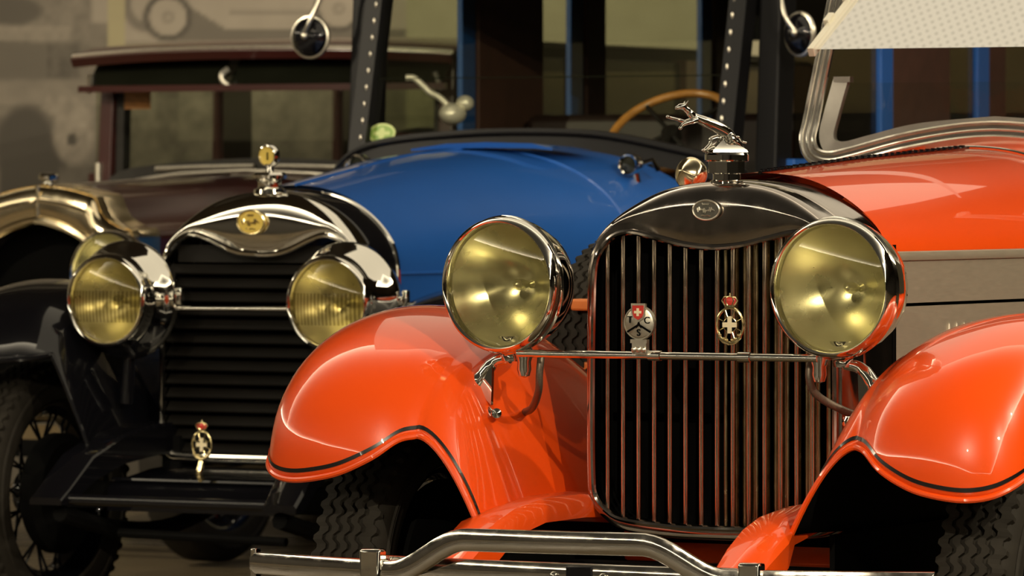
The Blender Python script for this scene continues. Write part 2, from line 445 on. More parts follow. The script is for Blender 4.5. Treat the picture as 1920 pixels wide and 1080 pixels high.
def xrange_at(pi, z):
    xs = []
    N = len(pi)
    for i in range(N):
        a, b = pi[i], pi[(i+1) % N]
        if (a[1]-z)*(b[1]-z) <= 0 and abs(a[1]-b[1]) > 1e-9:
            xs.append(a[0] + (b[0]-a[0])*(z-a[1])/(b[1]-a[1]))
    return (min(xs), max(xs)) if len(xs) > 1 else None

def headlamp(car, c, yaw, R, shell='chrome', drum=False, ribs=False, depth=.19):
    """c: centre of the front rim; yaw: turned towards -x by this angle"""
    a = rad(yaw); back = Vector((math.sin(a), math.cos(a), 0)); c = Vector(c)
    if drum:
        prof = [(R*.98, .0), (R*1.0, .02), (R*1.0, .05), (R*1.10, .06), (R*1.14, .075), (R*1.12, .09), (R*1.08, .12), (R*.95, .17), (R*.7, .21), (R*.35, .235), (.002, .24)]
    else:
        prof = [(R*.96, .0), (R*1.0, .018), (R*1.02, .022), (R*1.005, .03), (R*.97, .055), (R*.87, .10), (R*.70, .14), (R*.45, .175), (R*.2, .188), (.002, .19)]
    h = MB().lathe(prof, c, back, 64).build('headlamp', shell, car)
    rim = [(R*.885, .012), (R*.89, -.004), (R*.905, -.011), (R*.93, -.014), (R*.96, -.011), (R*.985, -.003), (R*1.0, .01), (R*.99, .022)]
    MB().lathe(rim, c, back, 72).build('rim', 'chrome', h)
    dish = [(.0005, depth*.62)] + [(R*.90*k/14, depth*.62*(1-(k/14)**2) + .012) for k in range(1, 15)]
    MB().lathe(dish, c, back, 64).build('reflector', 'reflector', h)
    lensp = [(.0005, -.012)] + [(R*.895*k/10, -.012 + .018*(k/10)**2) for k in range(1, 11)]
    MB().lathe(lensp, c, back, 64).build('lens', 'lens_ribbed' if ribs else 'lens', h)
    MB().lathe([(.004, depth*.62), (.008, depth*.58), (.013, depth*.47), (.012, depth*.38), (.006, depth*.34), (.0005, depth*.33)], c, back, 20).build('bulb', 'reflector', h)
    return h

# lens with a band of vertical flutes
m = glass('fluted_headlamp_glass', (.80, .76, .58), rough=.04); nt = m.node_tree
tc = nt.nodes.new('ShaderNodeTexCoord'); sx = nt.nodes.new('ShaderNodeSeparateXYZ'); nt.links.new(tc.outputs['Object'], sx.inputs[0])
wv = nmath(nt, 'POWER', nmath(nt, 'ABSOLUTE', nmath(nt, 'SINE', nmath(nt, 'MULTIPLY', sx.outputs[0], math.pi/.0125))), 2)
band = nmath(nt, 'MULTIPLY', nmath(nt, 'GREATER_THAN', sx.outputs[2], .895), nmath(nt, 'LESS_THAN', sx.outputs[2], .985))
rb = nmath(nt, 'MULTIPLY', wv, band)
for n in list(nt.nodes):
    if n.type == 'BSDF_TRANSPARENT':
        mx = nt.nodes.new('ShaderNodeMix'); mx.data_type = 'RGBA'
        mx.inputs[6].default_value = (.80, .75, .56, 1); mx.inputs[7].default_value = (.36, .31, .17, 1)
        nt.links.new(rb, mx.inputs[0]); nt.links.new(mx.outputs[2], n.inputs[0])
bp = nt.nodes.new('ShaderNodeBump'); bp.inputs['Strength'].default_value = .7; bp.inputs['Distance'].default_value = .004
nt.links.new(rb, bp.inputs['Height'])
for n in list(nt.nodes):
    if n.type == 'BSDF_GLOSSY': nt.links.new(bp.outputs[0], n.inputs['Normal'])
M['lens_ribbed'] = m

# fender: profile of the crest in side view, cross-section by an inward drop
def make_fender(car, side, crest, cols, wc, lipz, frame_x, frame_z, pw, paint, stripe=True, rows=56, inner_cols=14, rear_frame=.50):
    cr = catmull([Vector((0, y, z)) for y, z in crest], 14)
    L = [0]
    for i in range(1, len(cr)): L.append(L[-1] + (cr[i]-cr[i-1]).length)
    T = L[-1]
    cs = [c for c in catmull([Vector((x, d, lz)) for (x, d), lz in zip(cols, lipz)], 6)]
    def crest_at(s):
        q = s*T
        for i in range(len(L)-1):
            if q <= L[i+1] or i == len(L)-2:
                t = (q-L[i])/(L[i+1]-L[i]); return cr[i].lerp(cr[i+1], t)
    def pt(col, s):
        p = crest_at(s); d = Vector((0, wc[0]-p.y, wc[1]-p.z)).normalized()
        return Vector((col.x, p.y + d.y*col.y, p.z + d.z*col.y))
    def s0(col):
        best = 0; lo = None
        for k in range(0, 161):
            s = k/400
            if pt(col, s).z >= col.z:
                if k == 0: return 0
                a, b = pt(col, s-1/400).z, pt(col, s).z
                return s - (b-col.z)/max(1e-9, b-a)/400
        return .4
    def wide(x, s, p):      # the fender narrows towards the running board
        return x
    ncs = [(c, s0(c)) for c in cs]
    J, sj = ncs[0]
    grid = []                         # columns from frame line to the outer lip
    for k in range(inner_cols):
        f = 1 - k/inner_cols; col = []
        for i in range(rows+1):
            u = (i/rows)**1.15; s = lerp(sj, 1, u); p = pt(J, s)
            fz = lerp(frame_z, rear_frame, smooth01((p.y+.4)/1.2))
            fz = min(fz, p.z)
            q = f + .10*math.sin(math.pi*f)*smooth01((p.y+.40)/.35)
            col.append(Vector((lerp(p.x, frame_x, f), p.y, lerp(p.z, fz, min(1, f**pw)))))
        grid.append(col)
    for c, s in ncs:
        grid.append([pt(c, lerp(s, 1, (i/rows)**1.15)) for i in range(rows+1)])
    sg = side
    G = [[Vector((p.x*sg, p.y, p.z)) for p in col] for col in grid]
    mb = MB().grid(G)
    o = mb.build('fender', [paint, 'inner'], car, angle=60)
    # orientation: outward normals
    me = o.data; cen = Vector((.74*sg, wc[0], wc[1])); acc = 0
    for p in me.polygons:
        acc += p.normal.dot(p.center - cen)
    if acc < 0: me.flip_normals()
    so = o.modifiers.new('thickness', 'SOLIDIFY'); so.thickness = .004; so.offset = -1; so.material_offset = 1; so.material_offset_rim = 0
    edge = [col[0] for col in G] + G[-1][1:]
    MB().tube(edge, .0065, 8).build('edge_bead', paint, o)
    if stripe:
        def shrink(d0):
            line = []
            nC = len(G)
            for k, col in enumerate(G):
                acc = 0
                for i in range(len(col)-1):
                    seg = (col[i+1]-col[i]).length
                    if acc+seg >= d0: line.append(col[i].lerp(col[i+1], (d0-acc)/seg)); break
                    acc += seg
            return line
        def outer(d0):
            line = []
            for i in range(1, len(G[0])):
                acc = 0
                for k in range(len(G)-1, 0, -1):
                    a, b = G[k][i], G[k-1][i]; seg = (b-a).length
                    if acc+seg >= d0: line.append(a.lerp(b, (d0-acc)/seg)); break
                    acc += seg
            return line
        def ribbon(fn):
            a, b2 = fn(.0165), fn(.0255); a = [Vector(p) for p in a]; b2 = [Vector(p) for p in b2]
            n = min(len(a), len(b2)); a, b2 = a[:n], b2[:n]; ra, rbb = [], []
            for i in range(n):
                t = (a[min(i+1, n-1)]-a[max(i-1, 0)]); w = b2[i]-a[i]; nn = t.cross(w).normalized()
                if nn.dot(a[i]-cen) < 0: nn = -nn
                if fn is shrink and nn.y > .2: nn = -nn
                ra.append(a[i]+nn*.0022); rbb.append(b2[i]+nn*.0022)
            return ra, rbb
        sm = MB()
        s1 = ribbon(shrink); s1 = (s1[0][:-3], s1[1][:-3]); sm.grid([s1[0], s1[1]])
        s2 = ribbon(outer); s2 = (s2[0][2:], s2[1][2:]); sm.grid([s2[0], s2[1]])
        sm.build('pinstripe', 'stripe', o, weld=False)
    return o, G

def wheel(car, c, R, wid, spokes=False, drum_side=-1, tread=True):
    """axle along x"""
    c = Vector(c); ax = Vector((1, 0, 0)); h = wid/2
    ro = bpy.data.objects.new('wheel', None); COL.objects.link(ro); ro.parent = car; ro.empty_display_size = .1
    prof = [(R*.70, -h*.78), (R*.72, -h*.95), (R*.80, -h*1.06), (R*.89, -h*1.0), (R*.955, -h*.86), (R*.975, -h*.70),
            (R*.978, 0), (R*.975, h*.70), (R*.955, h*.86), (R*.89, h*1.0), (R*.80, h*1.06), (R*.72, h*.95), (R*.70, h*.78)]
    ty = MB().lathe(prof, c, ax, 72)
    for q in (-1, 1):
        for rr in (.845, .86):
            ty.lathe([(R*rr-.003, q*h*1.035), (R*rr, q*h*1.055+q*.003), (R*rr+.003, q*h*1.03)], c, ax, 72)
    tyo = ty.build('tyre', 'rubber', ro)
    if tread:
        tb = MB(); nseg = 120; amp = wid*.035; rw = wid*.105
        for k, xc in enumerate((-.34, -.17, 0, .17, .34)):
            xc *= wid; rows = []
            edge = abs(k-2) == 2
            for i in range(nseg*2):
                a = 2*math.pi*i/(nseg*2); z = amp*(1 if (i % 4) in (1, 2) else -1)
                rr = R if not edge else R*.992
                ring = []
                for dx, dr in ((-rw/2, -.014), (-rw/2, 0), (rw/2, 0), (rw/2, -.014)):
                    if edge and dx*(k-2) > 0: dx *= 1.9; dr -= .005
                    r2 = rr+dr
                    ring.append(c + Vector((xc+dx+z, math.cos(a)*r2, math.sin(a)*r2)))
                rows.append(ring)
            tb.grid(rows, cu=True)
        tb.build('tread', 'rubber', tyo, smooth=False)
    rim = [(R*.71, -h*.80), (R*.70, -h*.84), (R*.675, -h*.80), (R*.64, -h*.55), (R*.60, -h*.3), (R*.60, h*.3), (R*.64, h*.55), (R*.675, h*.80), (R*.70, h*.84), (R*.71, h*.80)]
    MB().lathe(rim, c, ax, 64).build('rim', 'black', ro)
    hub = MB().lathe([(.001, h*1.25), (.035, h*1.2), (.05, h*1.05), (.055, h*.5), (.065, 0), (.065, -h*.8), (.001, -h*.8)], c, ax, 28)
    hub.build('hub', 'black' if spokes else 'chrome', ro)
    dr = MB().lathe([(.001, 0), (R*(.44 if spokes else .60), 0), (R*(.46 if spokes else .61), .01), (R*(.46 if spokes else .61), .045), (R*.40, .065), (.001, .07)], c + ax*(drum_side*h*.45), ax*drum_side, 48)
    dr.build('brake_drum', 'inner', ro)
    sp = MB(); ns = 30
    for i in range(ns):
        a = 2*math.pi*i/ns; tw = .38 if i % 2 else -.38
        p0 = c + Vector((h*(.75 if (i//2) % 2 else -.6), math.cos(a)*.058, math.sin(a)*.058))
        p1 = c + Vector((h*(-.15 if (i//2) % 2 else .15), math.cos(a+tw)*R*.61, math.sin(a+tw)*R*.61))
        sp.tube([p0, p1], .0045, 6)
    sp.build('spoke_lacing', 'black', ro)
    return ro

def cross_poly(w, l):
    a, b = w/2, l/2
    return [(-a, -b), (a, -b), (a, -a), (b, -a), (b, a), (a, a), (a, b), (-a, b), (-a, a), (-b, a), (-b, -a), (-a, -a)]
def crown_badge(car, c, s, R, bracket):
    """royal automobile badge: ring, wheel spokes, white cross on dark shield, red crown; faces along -y of R; s = ring half height"""
    c = Vector(c)
    fn = lambda u, v, d: c + R @ Vector((u, d, v))
    ring = [fn(.86*s*math.cos(2*math.pi*k/48), s*math.sin(2*math.pi*k/48)*(1.08 if math.sin(2*math.pi*k/48) < 0 else 1), 0) for k in range(48)]
    b = MB().tube(ring, .085*s, 8, closed=True)
    b.bar(fn(0, -s*1.05, 0), fn(0, -s*1.45, 0), s*.5, s*.14)
    b.bar(fn(0, -s*1.28, -.01*s), fn(0, -s*1.40, -.01*s), s*.85, s*.16)
    for q in (-1, 1):
        b.tube([fn(q*.78*s, -.35*s, 0), fn(q*.68*s, -.75*s, -.05*s), fn(q*.38*s, -1.0*s, -.08*s), fn(0, -1.12*s, -.08*s)], [.05*s, .11*s, .13*s, .09*s], 8)
        for k in range(3):
            b.ell(fn(q*s*(.18+.22*k), -s*(.90-.12*k*k*.6), -.1*s), (.1*s, .08*s, .1*s), n=8, k=6)
    bo = b.build('badge', 'gold', car)
    for k in range(8):
        a = 2*math.pi*k/8+.39
    sp = MB()
    for k in range(8):
        a = 2*math.pi*k/8+.39
        sp.tube([fn(.42*s*math.cos(a), .48*s*math.sin(a), 0), fn(.84*s*math.cos(a), .98*s*math.sin(a), 0)], .03*s, 6)
    sp.lathe([(.40*s, -.02*s), (.46*s, 0), (.40*s, .02*s)], fn(0, 0, 0), R @ Vector((0, 1, 0)), 28)
    sp.build('wheel_motif', 'gold', bo)
    MB().lathe([(.001, -.03*s), (.42*s, -.03*s), (.42*s, .02*s)], fn(0, 0, 0), R @ Vector((0, 1, 0)), 28).build('shield', 'black', bo)
    MB().prism(cross_poly(.26*s, .92*s), lambda u, v, d: fn(u, v*1.1, d), -.10*s, -.02*s).build('cross', 'cream', bo, smooth=False)
    cw = MB(); y0 = s*1.04
    cw.prism([(-.30*s, y0), (.30*s, y0), (.34*s, y0+.14*s), (-.34*s, y0+.14*s)], fn, -.07*s, .07*s)
    cw.tube([fn(0, y0+.62*s, 0), fn(0, y0+.86*s, 0)], [.07*s, .03*s], 8)
    cw.bar(fn(-.07*s, y0+.76*s, 0), fn(.07*s, y0+.76*s, 0), .05*s, .05*s)
    for q in (-1, -.5, .5, 1):
        cw.tube([fn(q*.32*s, y0+.12*s, -.05*s), fn(q*.52*s, y0+.40*s, -.06*s), fn(q*.38*s, y0+.60*s, -.05*s), fn(0, y0+.64*s, -.02*s)], .045*s, 6)
    cw.build('crown', 'gold', bo)
    MB().ell(fn(0, y0+.36*s, 0), (.44*s, .10*s, .28*s), R=R, n=16, k=8).build('crown_lining', 'enamel_red', bo)
    if bracket: bracket(bo, fn, s)
    return bo
def oval_emblem(car, c, w, h, rim, face, lines=3):
    c = Vector(c); fn = lambda u, v, d: c + Vector((u, d, v))
    ring = [fn(w*math.cos(2*math.pi*k/40), h*math.sin(2*math.pi*k/40), -.004) for k in range(40)]
    o = MB().tube(ring, h*.11, 8, closed=True).build('emblem', rim, car)
    MB().prism([(w*.97*math.cos(2*math.pi*k/40), h*.97*math.sin(2*math.pi*k/40)) for k in range(40)], fn, -.004, .012).build('emblem_plate', face, o)
    t = MB()   # flowing script: one long looping line and two short ones
    p = [fn(-w*.68 + w*1.34*k/60, h*.10*math.sin(k*.16) + h*.30*math.sin(k*1.05)*(.55+.45*math.sin(k*.31)), -.006) for k in range(61)]
    t.tube(p, h*.055, 5)
    t.tube([fn(-w*.28 + w*.52*k/24, h*.60 + h*.10*math.sin(k*1.4), -.006) for k in range(25)], h*.04, 5)
    t.tube([fn(-w*.36 + w*.72*k/12, -h*.56 + h*.03*math.sin(k), -.006) for k in range(13)], h*.045, 5)
    t.build('script', rim, o)
    return o
def hood_section(half, w0, belt, w, ztop, zb=None):
    """upper hood arc scaled from the radiator outline: points (x,z) from right belt over the top to left belt"""
    zt0 = half[0][1]
    pts = [(x, z) for x, z in half if z >= belt]
    R = [(x*w/w0, belt + (z-belt)*(ztop-belt)/(zt0-belt)) for x, z in pts]
    return R
TH = rad(28)
def car_loc(px, d): return ((px-960)/FPX*d, d, 0)
def section(po, belt, n=48, w=None, ztop=None):
    """arc over the top of an outline above 'belt', resampled by length from +x belt to -x belt"""
    z0 = max(p[1] for p in po); wx = max(p[0] for p in po)
    half = sorted([p for p in po if p[0] >= 0 and p[1] > belt], key=lambda p: math.atan2(p[1]-belt, p[0]))
    half = [(half[0][0], belt)] + half
    pts = half + [(-x, z) for x, z in half[::-1]]
    if w: pts = [(x*w/wx, z) for x, z in pts]
    if ztop: pts = [(x, belt+(z-belt)*(ztop-belt)/(z0-belt)) for x, z in pts]
    return resample(pts, n)
def resample(pts, n):
    L = [0]
    for a, b in zip(pts, pts[1:]): L.append(L[-1]+math.hypot(b[0]-a[0], b[1]-a[1]))
    out = []
    for k in range(n+1):
        q = L[-1]*k/n
        i = max(j for j in range(len(L)-1) if L[j] <= q+1e-9)
        t = (q-L[i])/max(1e-9, L[i+1]-L[i]); a, b = pts[i], pts[i+1]
        out.append((lerp(a[0], b[0], t), lerp(a[1], b[1], t)))
    return out
def shift(sec, y): return [(x, y, z) for x, z in sec]
def arch(w, zb, zt, n=48, p=2.4):
    pts = []
    for k in range(121):
        a = math.pi*k/120; c, s = math.cos(a), math.sin(a)
        pts.append((w*math.copysign(abs(c)**(2/p), c), zb+(zt-zb)*abs(s)**(2/p)))
    return resample(pts, n)
def blend(a, b, t): return [(lerp(p[0], q[0], t), lerp(p[1], q[1], t)) for p, q in zip(a, b)]

# ================================================================== the orange-red tourer
red = thing('vintage_car', 'orange-red open vintage car with a leaping animal on its radiator cap', 'car', car_loc(1337, 11.7), -TH)
out_half = [(0, 1.300), (.082, 1.294), (.148, 1.277), (.212, 1.246), (.262, 1.210), (.295, 1.170), (.311, 1.125), (.316, 1.07), (.316, .95), (.316, .8), (.316, .68), (.313, .605), (.298, .572), (.265, .543), (.225, .523), (.12, .512), (0, .51)]
in_half = [(0, 1.155), (.069, 1.161), (.133, 1.175), (.199, 1.188), (.245, 1.177), (.278, 1.142), (.290, 1.10), (.294, 1.0), (.296, .8), (.294, .64), (.287, .60), (.262, .572), (.22, .552), (.1, .54), (0, .538)]
shell, po, pi = radiator(red, out_half, in_half, (0, .86), .10, .25, 'chrome_dark', 'chrome_dark', bulge=.25)
MB().grid([[(p[0], .034, p[1]) for p in pi], [(p[0], .10, p[1]) for p in pi], [(0, .10, .86)]*len(pi)], cv=True).build('radiator_core', 'dark', red)
g = MB()
xs = [-.265+.0385*k for k in range(14)]
for k, x in enumerate(xs):
    r = inside(pi, x)
    if r: g.tube([(x, .012, r[0]-.004), (x, .012, r[1]+.004)], .0058, 10)
g.build('grille_bars', 'bars', red)
g = MB()
for k in range(23):
    x = .012+.0125*k + (.003 if k % 3 == 1 else 0)
    r = inside(pi, x)
    if r:
        g.tube([(x, .040+.018*(k % 2), r[0]-.004), (x, .040+.018*(k % 2), r[1]+.004)], .0042+.0012*(k % 3), 8)
label(g.build('shutter_vanes', 'brass', red), 'upright brass coloured vanes behind the bars')
oval_emblem(red, (-.012, -.006, 1.237), .032, .0212, 'silver', 'grey_enamel')
# cap and leaping animal
cap = MB().lathe([(.001, 1.290), (.036, 1.290), (.036, 1.300), (.031, 1.303), (.031, 1.316), (.041, 1.318), (.041, 1.343), (.048, 1.345), (.048, 1.360), (.045, 1.363), (.001, 1.364)], (.004, .06, 0), (0, 0, 1), 8)
cap = MB().lathe([(.001, 1.285), (.038, 1.285), (.037, 1.300), (.031, 1.303), (.031, 1.316), (.034, 1.318)], (.004, .06, 0), (0, 0, 1), 40).join(
    MB().lathe([(.034, 1.318), (.0415, 1.318), (.0415, 1.343)], (.004, .06, 0), (0, 0, 1), 10)).join(
    MB().lathe([(.0415, 1.343), (.0475, 1.344), (.049, 1.347), (.049, 1.358), (.047, 1.362), (.001, 1.363)], (.004, .06, 0), (0, 0, 1), 44))
cap = cap.build('radiator_cap', 'chrome', red, angle=25)
mdir = Vector((-.5, -.866, 0)); mperp = Vector((.866, -.5, 0)); m0 = Vector((.006, .058, 0))
def mp(u, z, s=0): return m0 + mdir*u + mperp*s + Vector((0, 0, z))
mb = MB()
mb.tube(catmull([mp(-.018, 1.392), mp(-.004, 1.404), (mp(.02, 1.417)), mp(.05, 1.428), mp(.078, 1.438), mp(.098, 1.449)], 5), [.006+.0075*math.sin(math.pi*min(1, .12+.9*k/25))*(1.0 if k < 17 else 1.05) for k in range(26)], 10)
mb.tube(catmull([mp(.092, 1.444), mp(.104, 1.455), mp(.116, 1.462)], 4), [.009]*3+[.0075]*3+[.007]*3, 8)
mb.ell(mp(.120, 1.4635), (.0075, .012, .0075), R=rot_from(mdir), n=12, k=8)
mb.tube([mp(.124, 1.463), mp(.137, 1.460)], [.006, .0035], 8)
for s in (-1, 1):
    mb.tube([mp(.114, 1.467, s*.004), mp(.106, 1.477, s*.007)], [.0035, .001], 6)                       # ears
    mb.tube(catmull([mp(.084, 1.435, s*.007), mp(.104, 1.430, s*.010), mp(.124, 1.435 if s < 0 else 1.424, s*.010), mp(.149 if s < 0 else .128, 1.440 if s < 0 else 1.417, s*.009)], 5), [.0065]*5+[.0048]*5+[.0038]*6, 8)
    mb.ell(mp(.151 if s < 0 else .130, 1.441 if s < 0 else 1.416, s*.009), (.0045, .006, .004), n=8, k=6)
    k = .05 if s < 0 else -.036
    kn = .032 if s < 0 else -.006
    mb.tube(catmull([mp(-.004, 1.400, s*.006), mp(kn, 1.392, s*.011), mp((kn+k)/2-.004, 1.382, s*.010), mp(k, 1.370, s*.010)], 5), [.010]*3+[.0075]*4+[.005]*9, 8)
    mb.ell(mp(k+.005, 1.368, s*.010), (.005, .008, .004), n=8, k=6)
mb.tube(catmull([mp(-.016, 1.395), mp(-.030, 1.398), mp(-.040, 1.388), mp(-.052, 1.385)], 5), .0028, 7)
mas = mb.build('mascot', 'chrome', cap)
rm = mas.modifiers.new('fuse', 'REMESH'); rm.mode = 'VOXEL'; rm.voxel_size = .0014; rm.use_smooth_shade = True
ms = mas.modifiers.new('soften', 'SMOOTH'); ms.iterations = 3
ped = MB()
ped.grid([[mp(-.042, 1.363, -.022), mp(.052, 1.363, -.022), mp(.052, 1.363, .022), mp(-.042, 1.363, .022)],
          [mp(-.040, 1.369, -.020), mp(.050, 1.369, -.020), mp(.050, 1.369, .020), mp(-.040, 1.369, .020)],
          [mp(-.014, 1.390, -.004), mp(.008, 1.396, -.004), mp(.008, 1.396, .004), mp(-.014, 1.390, .004)]], cv=True)
ped.build('mascot_base', 'chrome', cap, angle=30)

# bonnet
belt = 1.145
secs = []
for y in (.245, .5, .75, 1.0, 1.25, 1.42):
    w = .322 + .10*(y-.245)/1.2
    zt = interp([.17, .745, 1.403, 1.8], [1.314, 1.349, 1.380, 1.399], y)
    secs.append(shift(section(po, belt, 48, w, zt), y))
MB().grid(secs).build('bonnet', 'red', red)
h = MB().tube([(0, y, interp([.17, .745, 1.403], [1.3155, 1.3505, 1.3815], y)) for y in [.24+.02*k for k in range(60)]], .0045, 8)
for k in range(34):
    y = .26+.034*k; z = interp([.17, .745, 1.403], [1.3155, 1.3505, 1.3815], y)
    h.box((0, y, z+.004), (.010, .014, .006))
h.build('bonnet_hinge', 'black', red)
for sg in (-1, 1):
    rows_u = lambda z0, z1, off: [[(sg*(.322+.10*(y-.245)/1.2+off), y, z) for y in (.262, .6, 1.0, 1.42)] for z in (z0, z1)]
    t = MB(); path = [(sg*(.3235+.10*(y-.245)/1.2), y, 1.134) for y in (.245, .6, 1.0, 1.42)]
    t.sweep(path, [(-.011, -.004), (-.009, .003), (0, .006), (.009, .003), (.011, -.004)], (0, 0, 1))
    t.build('belt_moulding', 'alu', red)
    p = MB()
    for z0, z1, off in ((1.030, 1.124, 0), (.60, 1.0225, -.001)):
        p.grid(rows_u(z0, z1, off)); p.grid(rows_u(z0, z1, off-.006))
        a, b = rows_u(z0, z1, off), rows_u(z0, z1, off-.006)
        p.grid([a[0], b[0]]); p.grid([a[1], b[1]])
    pan = p.build('bonnet_side', 'alu', red, smooth=False)
    lv = MB()
    for k in range(13):
        y = .505 + .036*k; x = sg*(.322+.10*(y-.245)/1.2)
        lv.ell((x, y, .86), (.010, .011, .125), n=10, k=10)
    lv.build('louvres', 'alu', pan)
    MB().box((sg*.318, .256, .88), (.006, .018, .56)).build('gap_shade_strip', 'dark', red)  # dark strip standing in for the shaded gap beside the radiator
    MB().grid([[(sg*(.322+.10*(y-.245)/1.2-.02), y, z) for y in (.25, 1.44)] for z in (.58, 1.14)]).build('engine_bay_wall', 'dark', red)

# cowl and body tub
cw = []
for y, w, zt, zb in ((1.42, .422, 1.381, 1.145), (1.5, .45, 1.387, 1.14), (1.58, .50, 1.412, 1.12), (1.75, .58, 1.405, 1.1), (1.95, .62, 1.33, 1.1)):
    cw.append(shift(section(po, belt, 48, w, zt), y))
MB().grid(cw).build('cowl', 'red', red)
MB().tube([Vector(p)+Vector((0, 0, .002)) for p in secs[-1]], .0045, 8).build('cowl_moulding', 'chrome', red)
bd = MB()
for sg in (-1, 1):
    pts = [(1.42, .42), (1.6, .50), (1.8, .585), (2.1, .63), (2.8, .66), (3.4, .62), (3.8, .50)]
    rows = []
    for y, w in pts:
        rows.append([(sg*w*.92, y, .52), (sg*w, y, .70), (sg*w, y, 1.0), (sg*(w-.01), y, 1.145 if y < 1.9 else 1.22), (sg*(w-.06), y, 1.145 if y < 1.9 else 1.225), (sg*(w-.09), y, 1.1 if y < 1.9 else 1.2), (sg*(w-.09), y, .52)])
    bd.grid(rows)
bd.grid([[(-.45, 3.78, .52), (-.45, 3.85, .9), (-.42, 3.80, 1.22)], [(.45, 3.78, .52), (.45, 3.85, .9), (.42, 3.80, 1.22)]])
bd.box((0, 2.6, .51), (1.1, 2.4, .03))
bd.build('body', 'red', red)
for y in (2.35, 3.35):
    s = MB(); s.box((0, y, .72), (1.0, .5, .2)); s.box((0, y+.27, 1.0), (1.0, .14, .5), Matrix.Rotation(rad(-10), 3, 'X'))
    s.build('seat', 'leather', red, bevel=.03)
ch = MB()
for sg in (-1, 1): ch.box((sg*.30, 2.10, .50), (.06, 3.5, .12))
ch.box((0, .04, .42), (1.35, .06, .07)); ch.box((0, 3.15, .42), (1.35, .08, .08))
ch.box((0, .7, .55), (.5, 1.0, .12))
ch.build('chassis', 'inner', red)

# windscreen
fr = catmull([(-.478, 1.722, 1.80), (-.490, 1.660, 1.62), (-.501, 1.607, 1.46), (-.505, 1.59, 1.405), (-.488, 1.585, 1.367), (-.445, 1.583, 1.353), (-.385, 1.583, 1.363), (-.24, 1.583, 1.398), (-.08, 1.583, 1.422), (.07, 1.583, 1.428)], 8)
fr = [Vector(p) for p in fr]
full = fr[:-1] + [Vector((.14-p.x if False else .0-p.x, p.y, p.z)) for p in fr[::-1] if p.x < -.0]
prof = [(-.020, -.009), (-.017, .008), (-.006, .011), (0, .007), (.008, .013), (.017, .010), (.020, -.009)]
ring_ = [p for p in fr if p.x <= 0] + [Vector((-p.x, p.y, p.z)) for p in fr[::-1] if p.x < -.001]
wf = MB().sweep(ring_, [(b, a) for a, b in [(-.018, -.006), (-.016, .003), (.016, .003), (.018, -.006)]], (0, 1, 0))
wfo = wf.build('windscreen_frame', 'frame', red, angle=30)
def offs(path, d):
    out = []
    for i, p in enumerate(path):
        t = (path[min(i+1, len(path)-1)] - path[max(i-1, 0)]).normalized(); nn = Vector((0, 1, 0)).cross(t).normalized()
        out.append(p + nn*d)
    return out
eb = MB()
for d, r_ in ((-.017, .0065), (.0, .0045), (.017, .0065)): eb.tube([p + Vector((0, -.006, 0)) for p in offs(ring_, d)], r_, 8)
eb.build('frame_edging', 'chrome_soft', wfo)
inn = catmull([(-.437, 1.640, 1.552), (-.452, 1.618, 1.47), (-.457, 1.600, 1.415), (-.440, 1.593, 1.385), (-.40, 1.592, 1.380), (-.33, 1.592, 1.396), (-.2, 1.592, 1.424), (0, 1.592, 1.440)], 8)
inn = [Vector(p) for p in inn]
ip = inn + [Vector((-p.x, p.y, p.z)) for p in inn[::-1] if p.x < -.001]
ch2 = MB().sweep(ip, [(-.008, -.020), (.010, -.020), (.012, -.004), (.006, 0), (.012, .004), (.010, .020), (-.008, .020)], (0, 1, 0))
ch2.box((-.432, 1.640, 1.555), (.045, .022, .014)); ch2.box((.432, 1.640, 1.555), (.045, .022, .014))
ch2.build('glass_channel', 'frame_light', wfo, angle=30)
n = len(ip)
def at_z(p): return Vector((p.x, p.y, p.z))
gl = MB().grid([[(-.43+.86*k/20, 1.6395, 1.546) for k in range(21)],
                [(-.445+.89*k/20, 1.594, interp([-.46, -.40, -.33, -.2, 0, .2, .33, .40, .46], [1.41, 1.38, 1.396, 1.424, 1.44, 1.424, 1.396, 1.38, 1.41], -.445+.89*k/20)) for k in range(21)]])
gl.build('lower_pane', 'pane', wfo, smooth=False)
# upper pane swung out on its top hinge
ua, ub = Vector((0, 1.442, 1.626)), Vector((0, 1.757, 1.801))
up = MB(); dirn = (ub-ua)
up.grid([[ua + Vector((-.415, 0, 0)), ua + Vector((.415, 0, 0))], [ub + Vector((-.415, 0, 0)), ub + Vector((.415, 0, 0))]])
pane = up.build('upper_pane', 'pane_up', wfo, smooth=False) if 'pane_up' in M else None
if pane is None:
    M['pane_up'] = glass('tilted_windscreen_glass', (.80, .82, .76), boost=9.0)
    pane = up.build('upper_pane', 'pane_up', wfo, smooth=False)
for sg in (-1, 1):
    er = MB()
    er.bar(ua + Vector((sg*.424, -.012, -.008)), ub + Vector((sg*.424, 0, 0)), .018, .024)
    er.bar(ua + Vector((sg*.434, .10, .066)), ua + Vector((sg*.434, .135, .086)), .016, .022)
    er.bar(ua + Vector((sg*.434, .21, .128)), ua + Vector((sg*.434, .245, .148)), .016, .022)
    er.build('pane_rail', 'cream_metal', pane, smooth=False, bevel=.002)

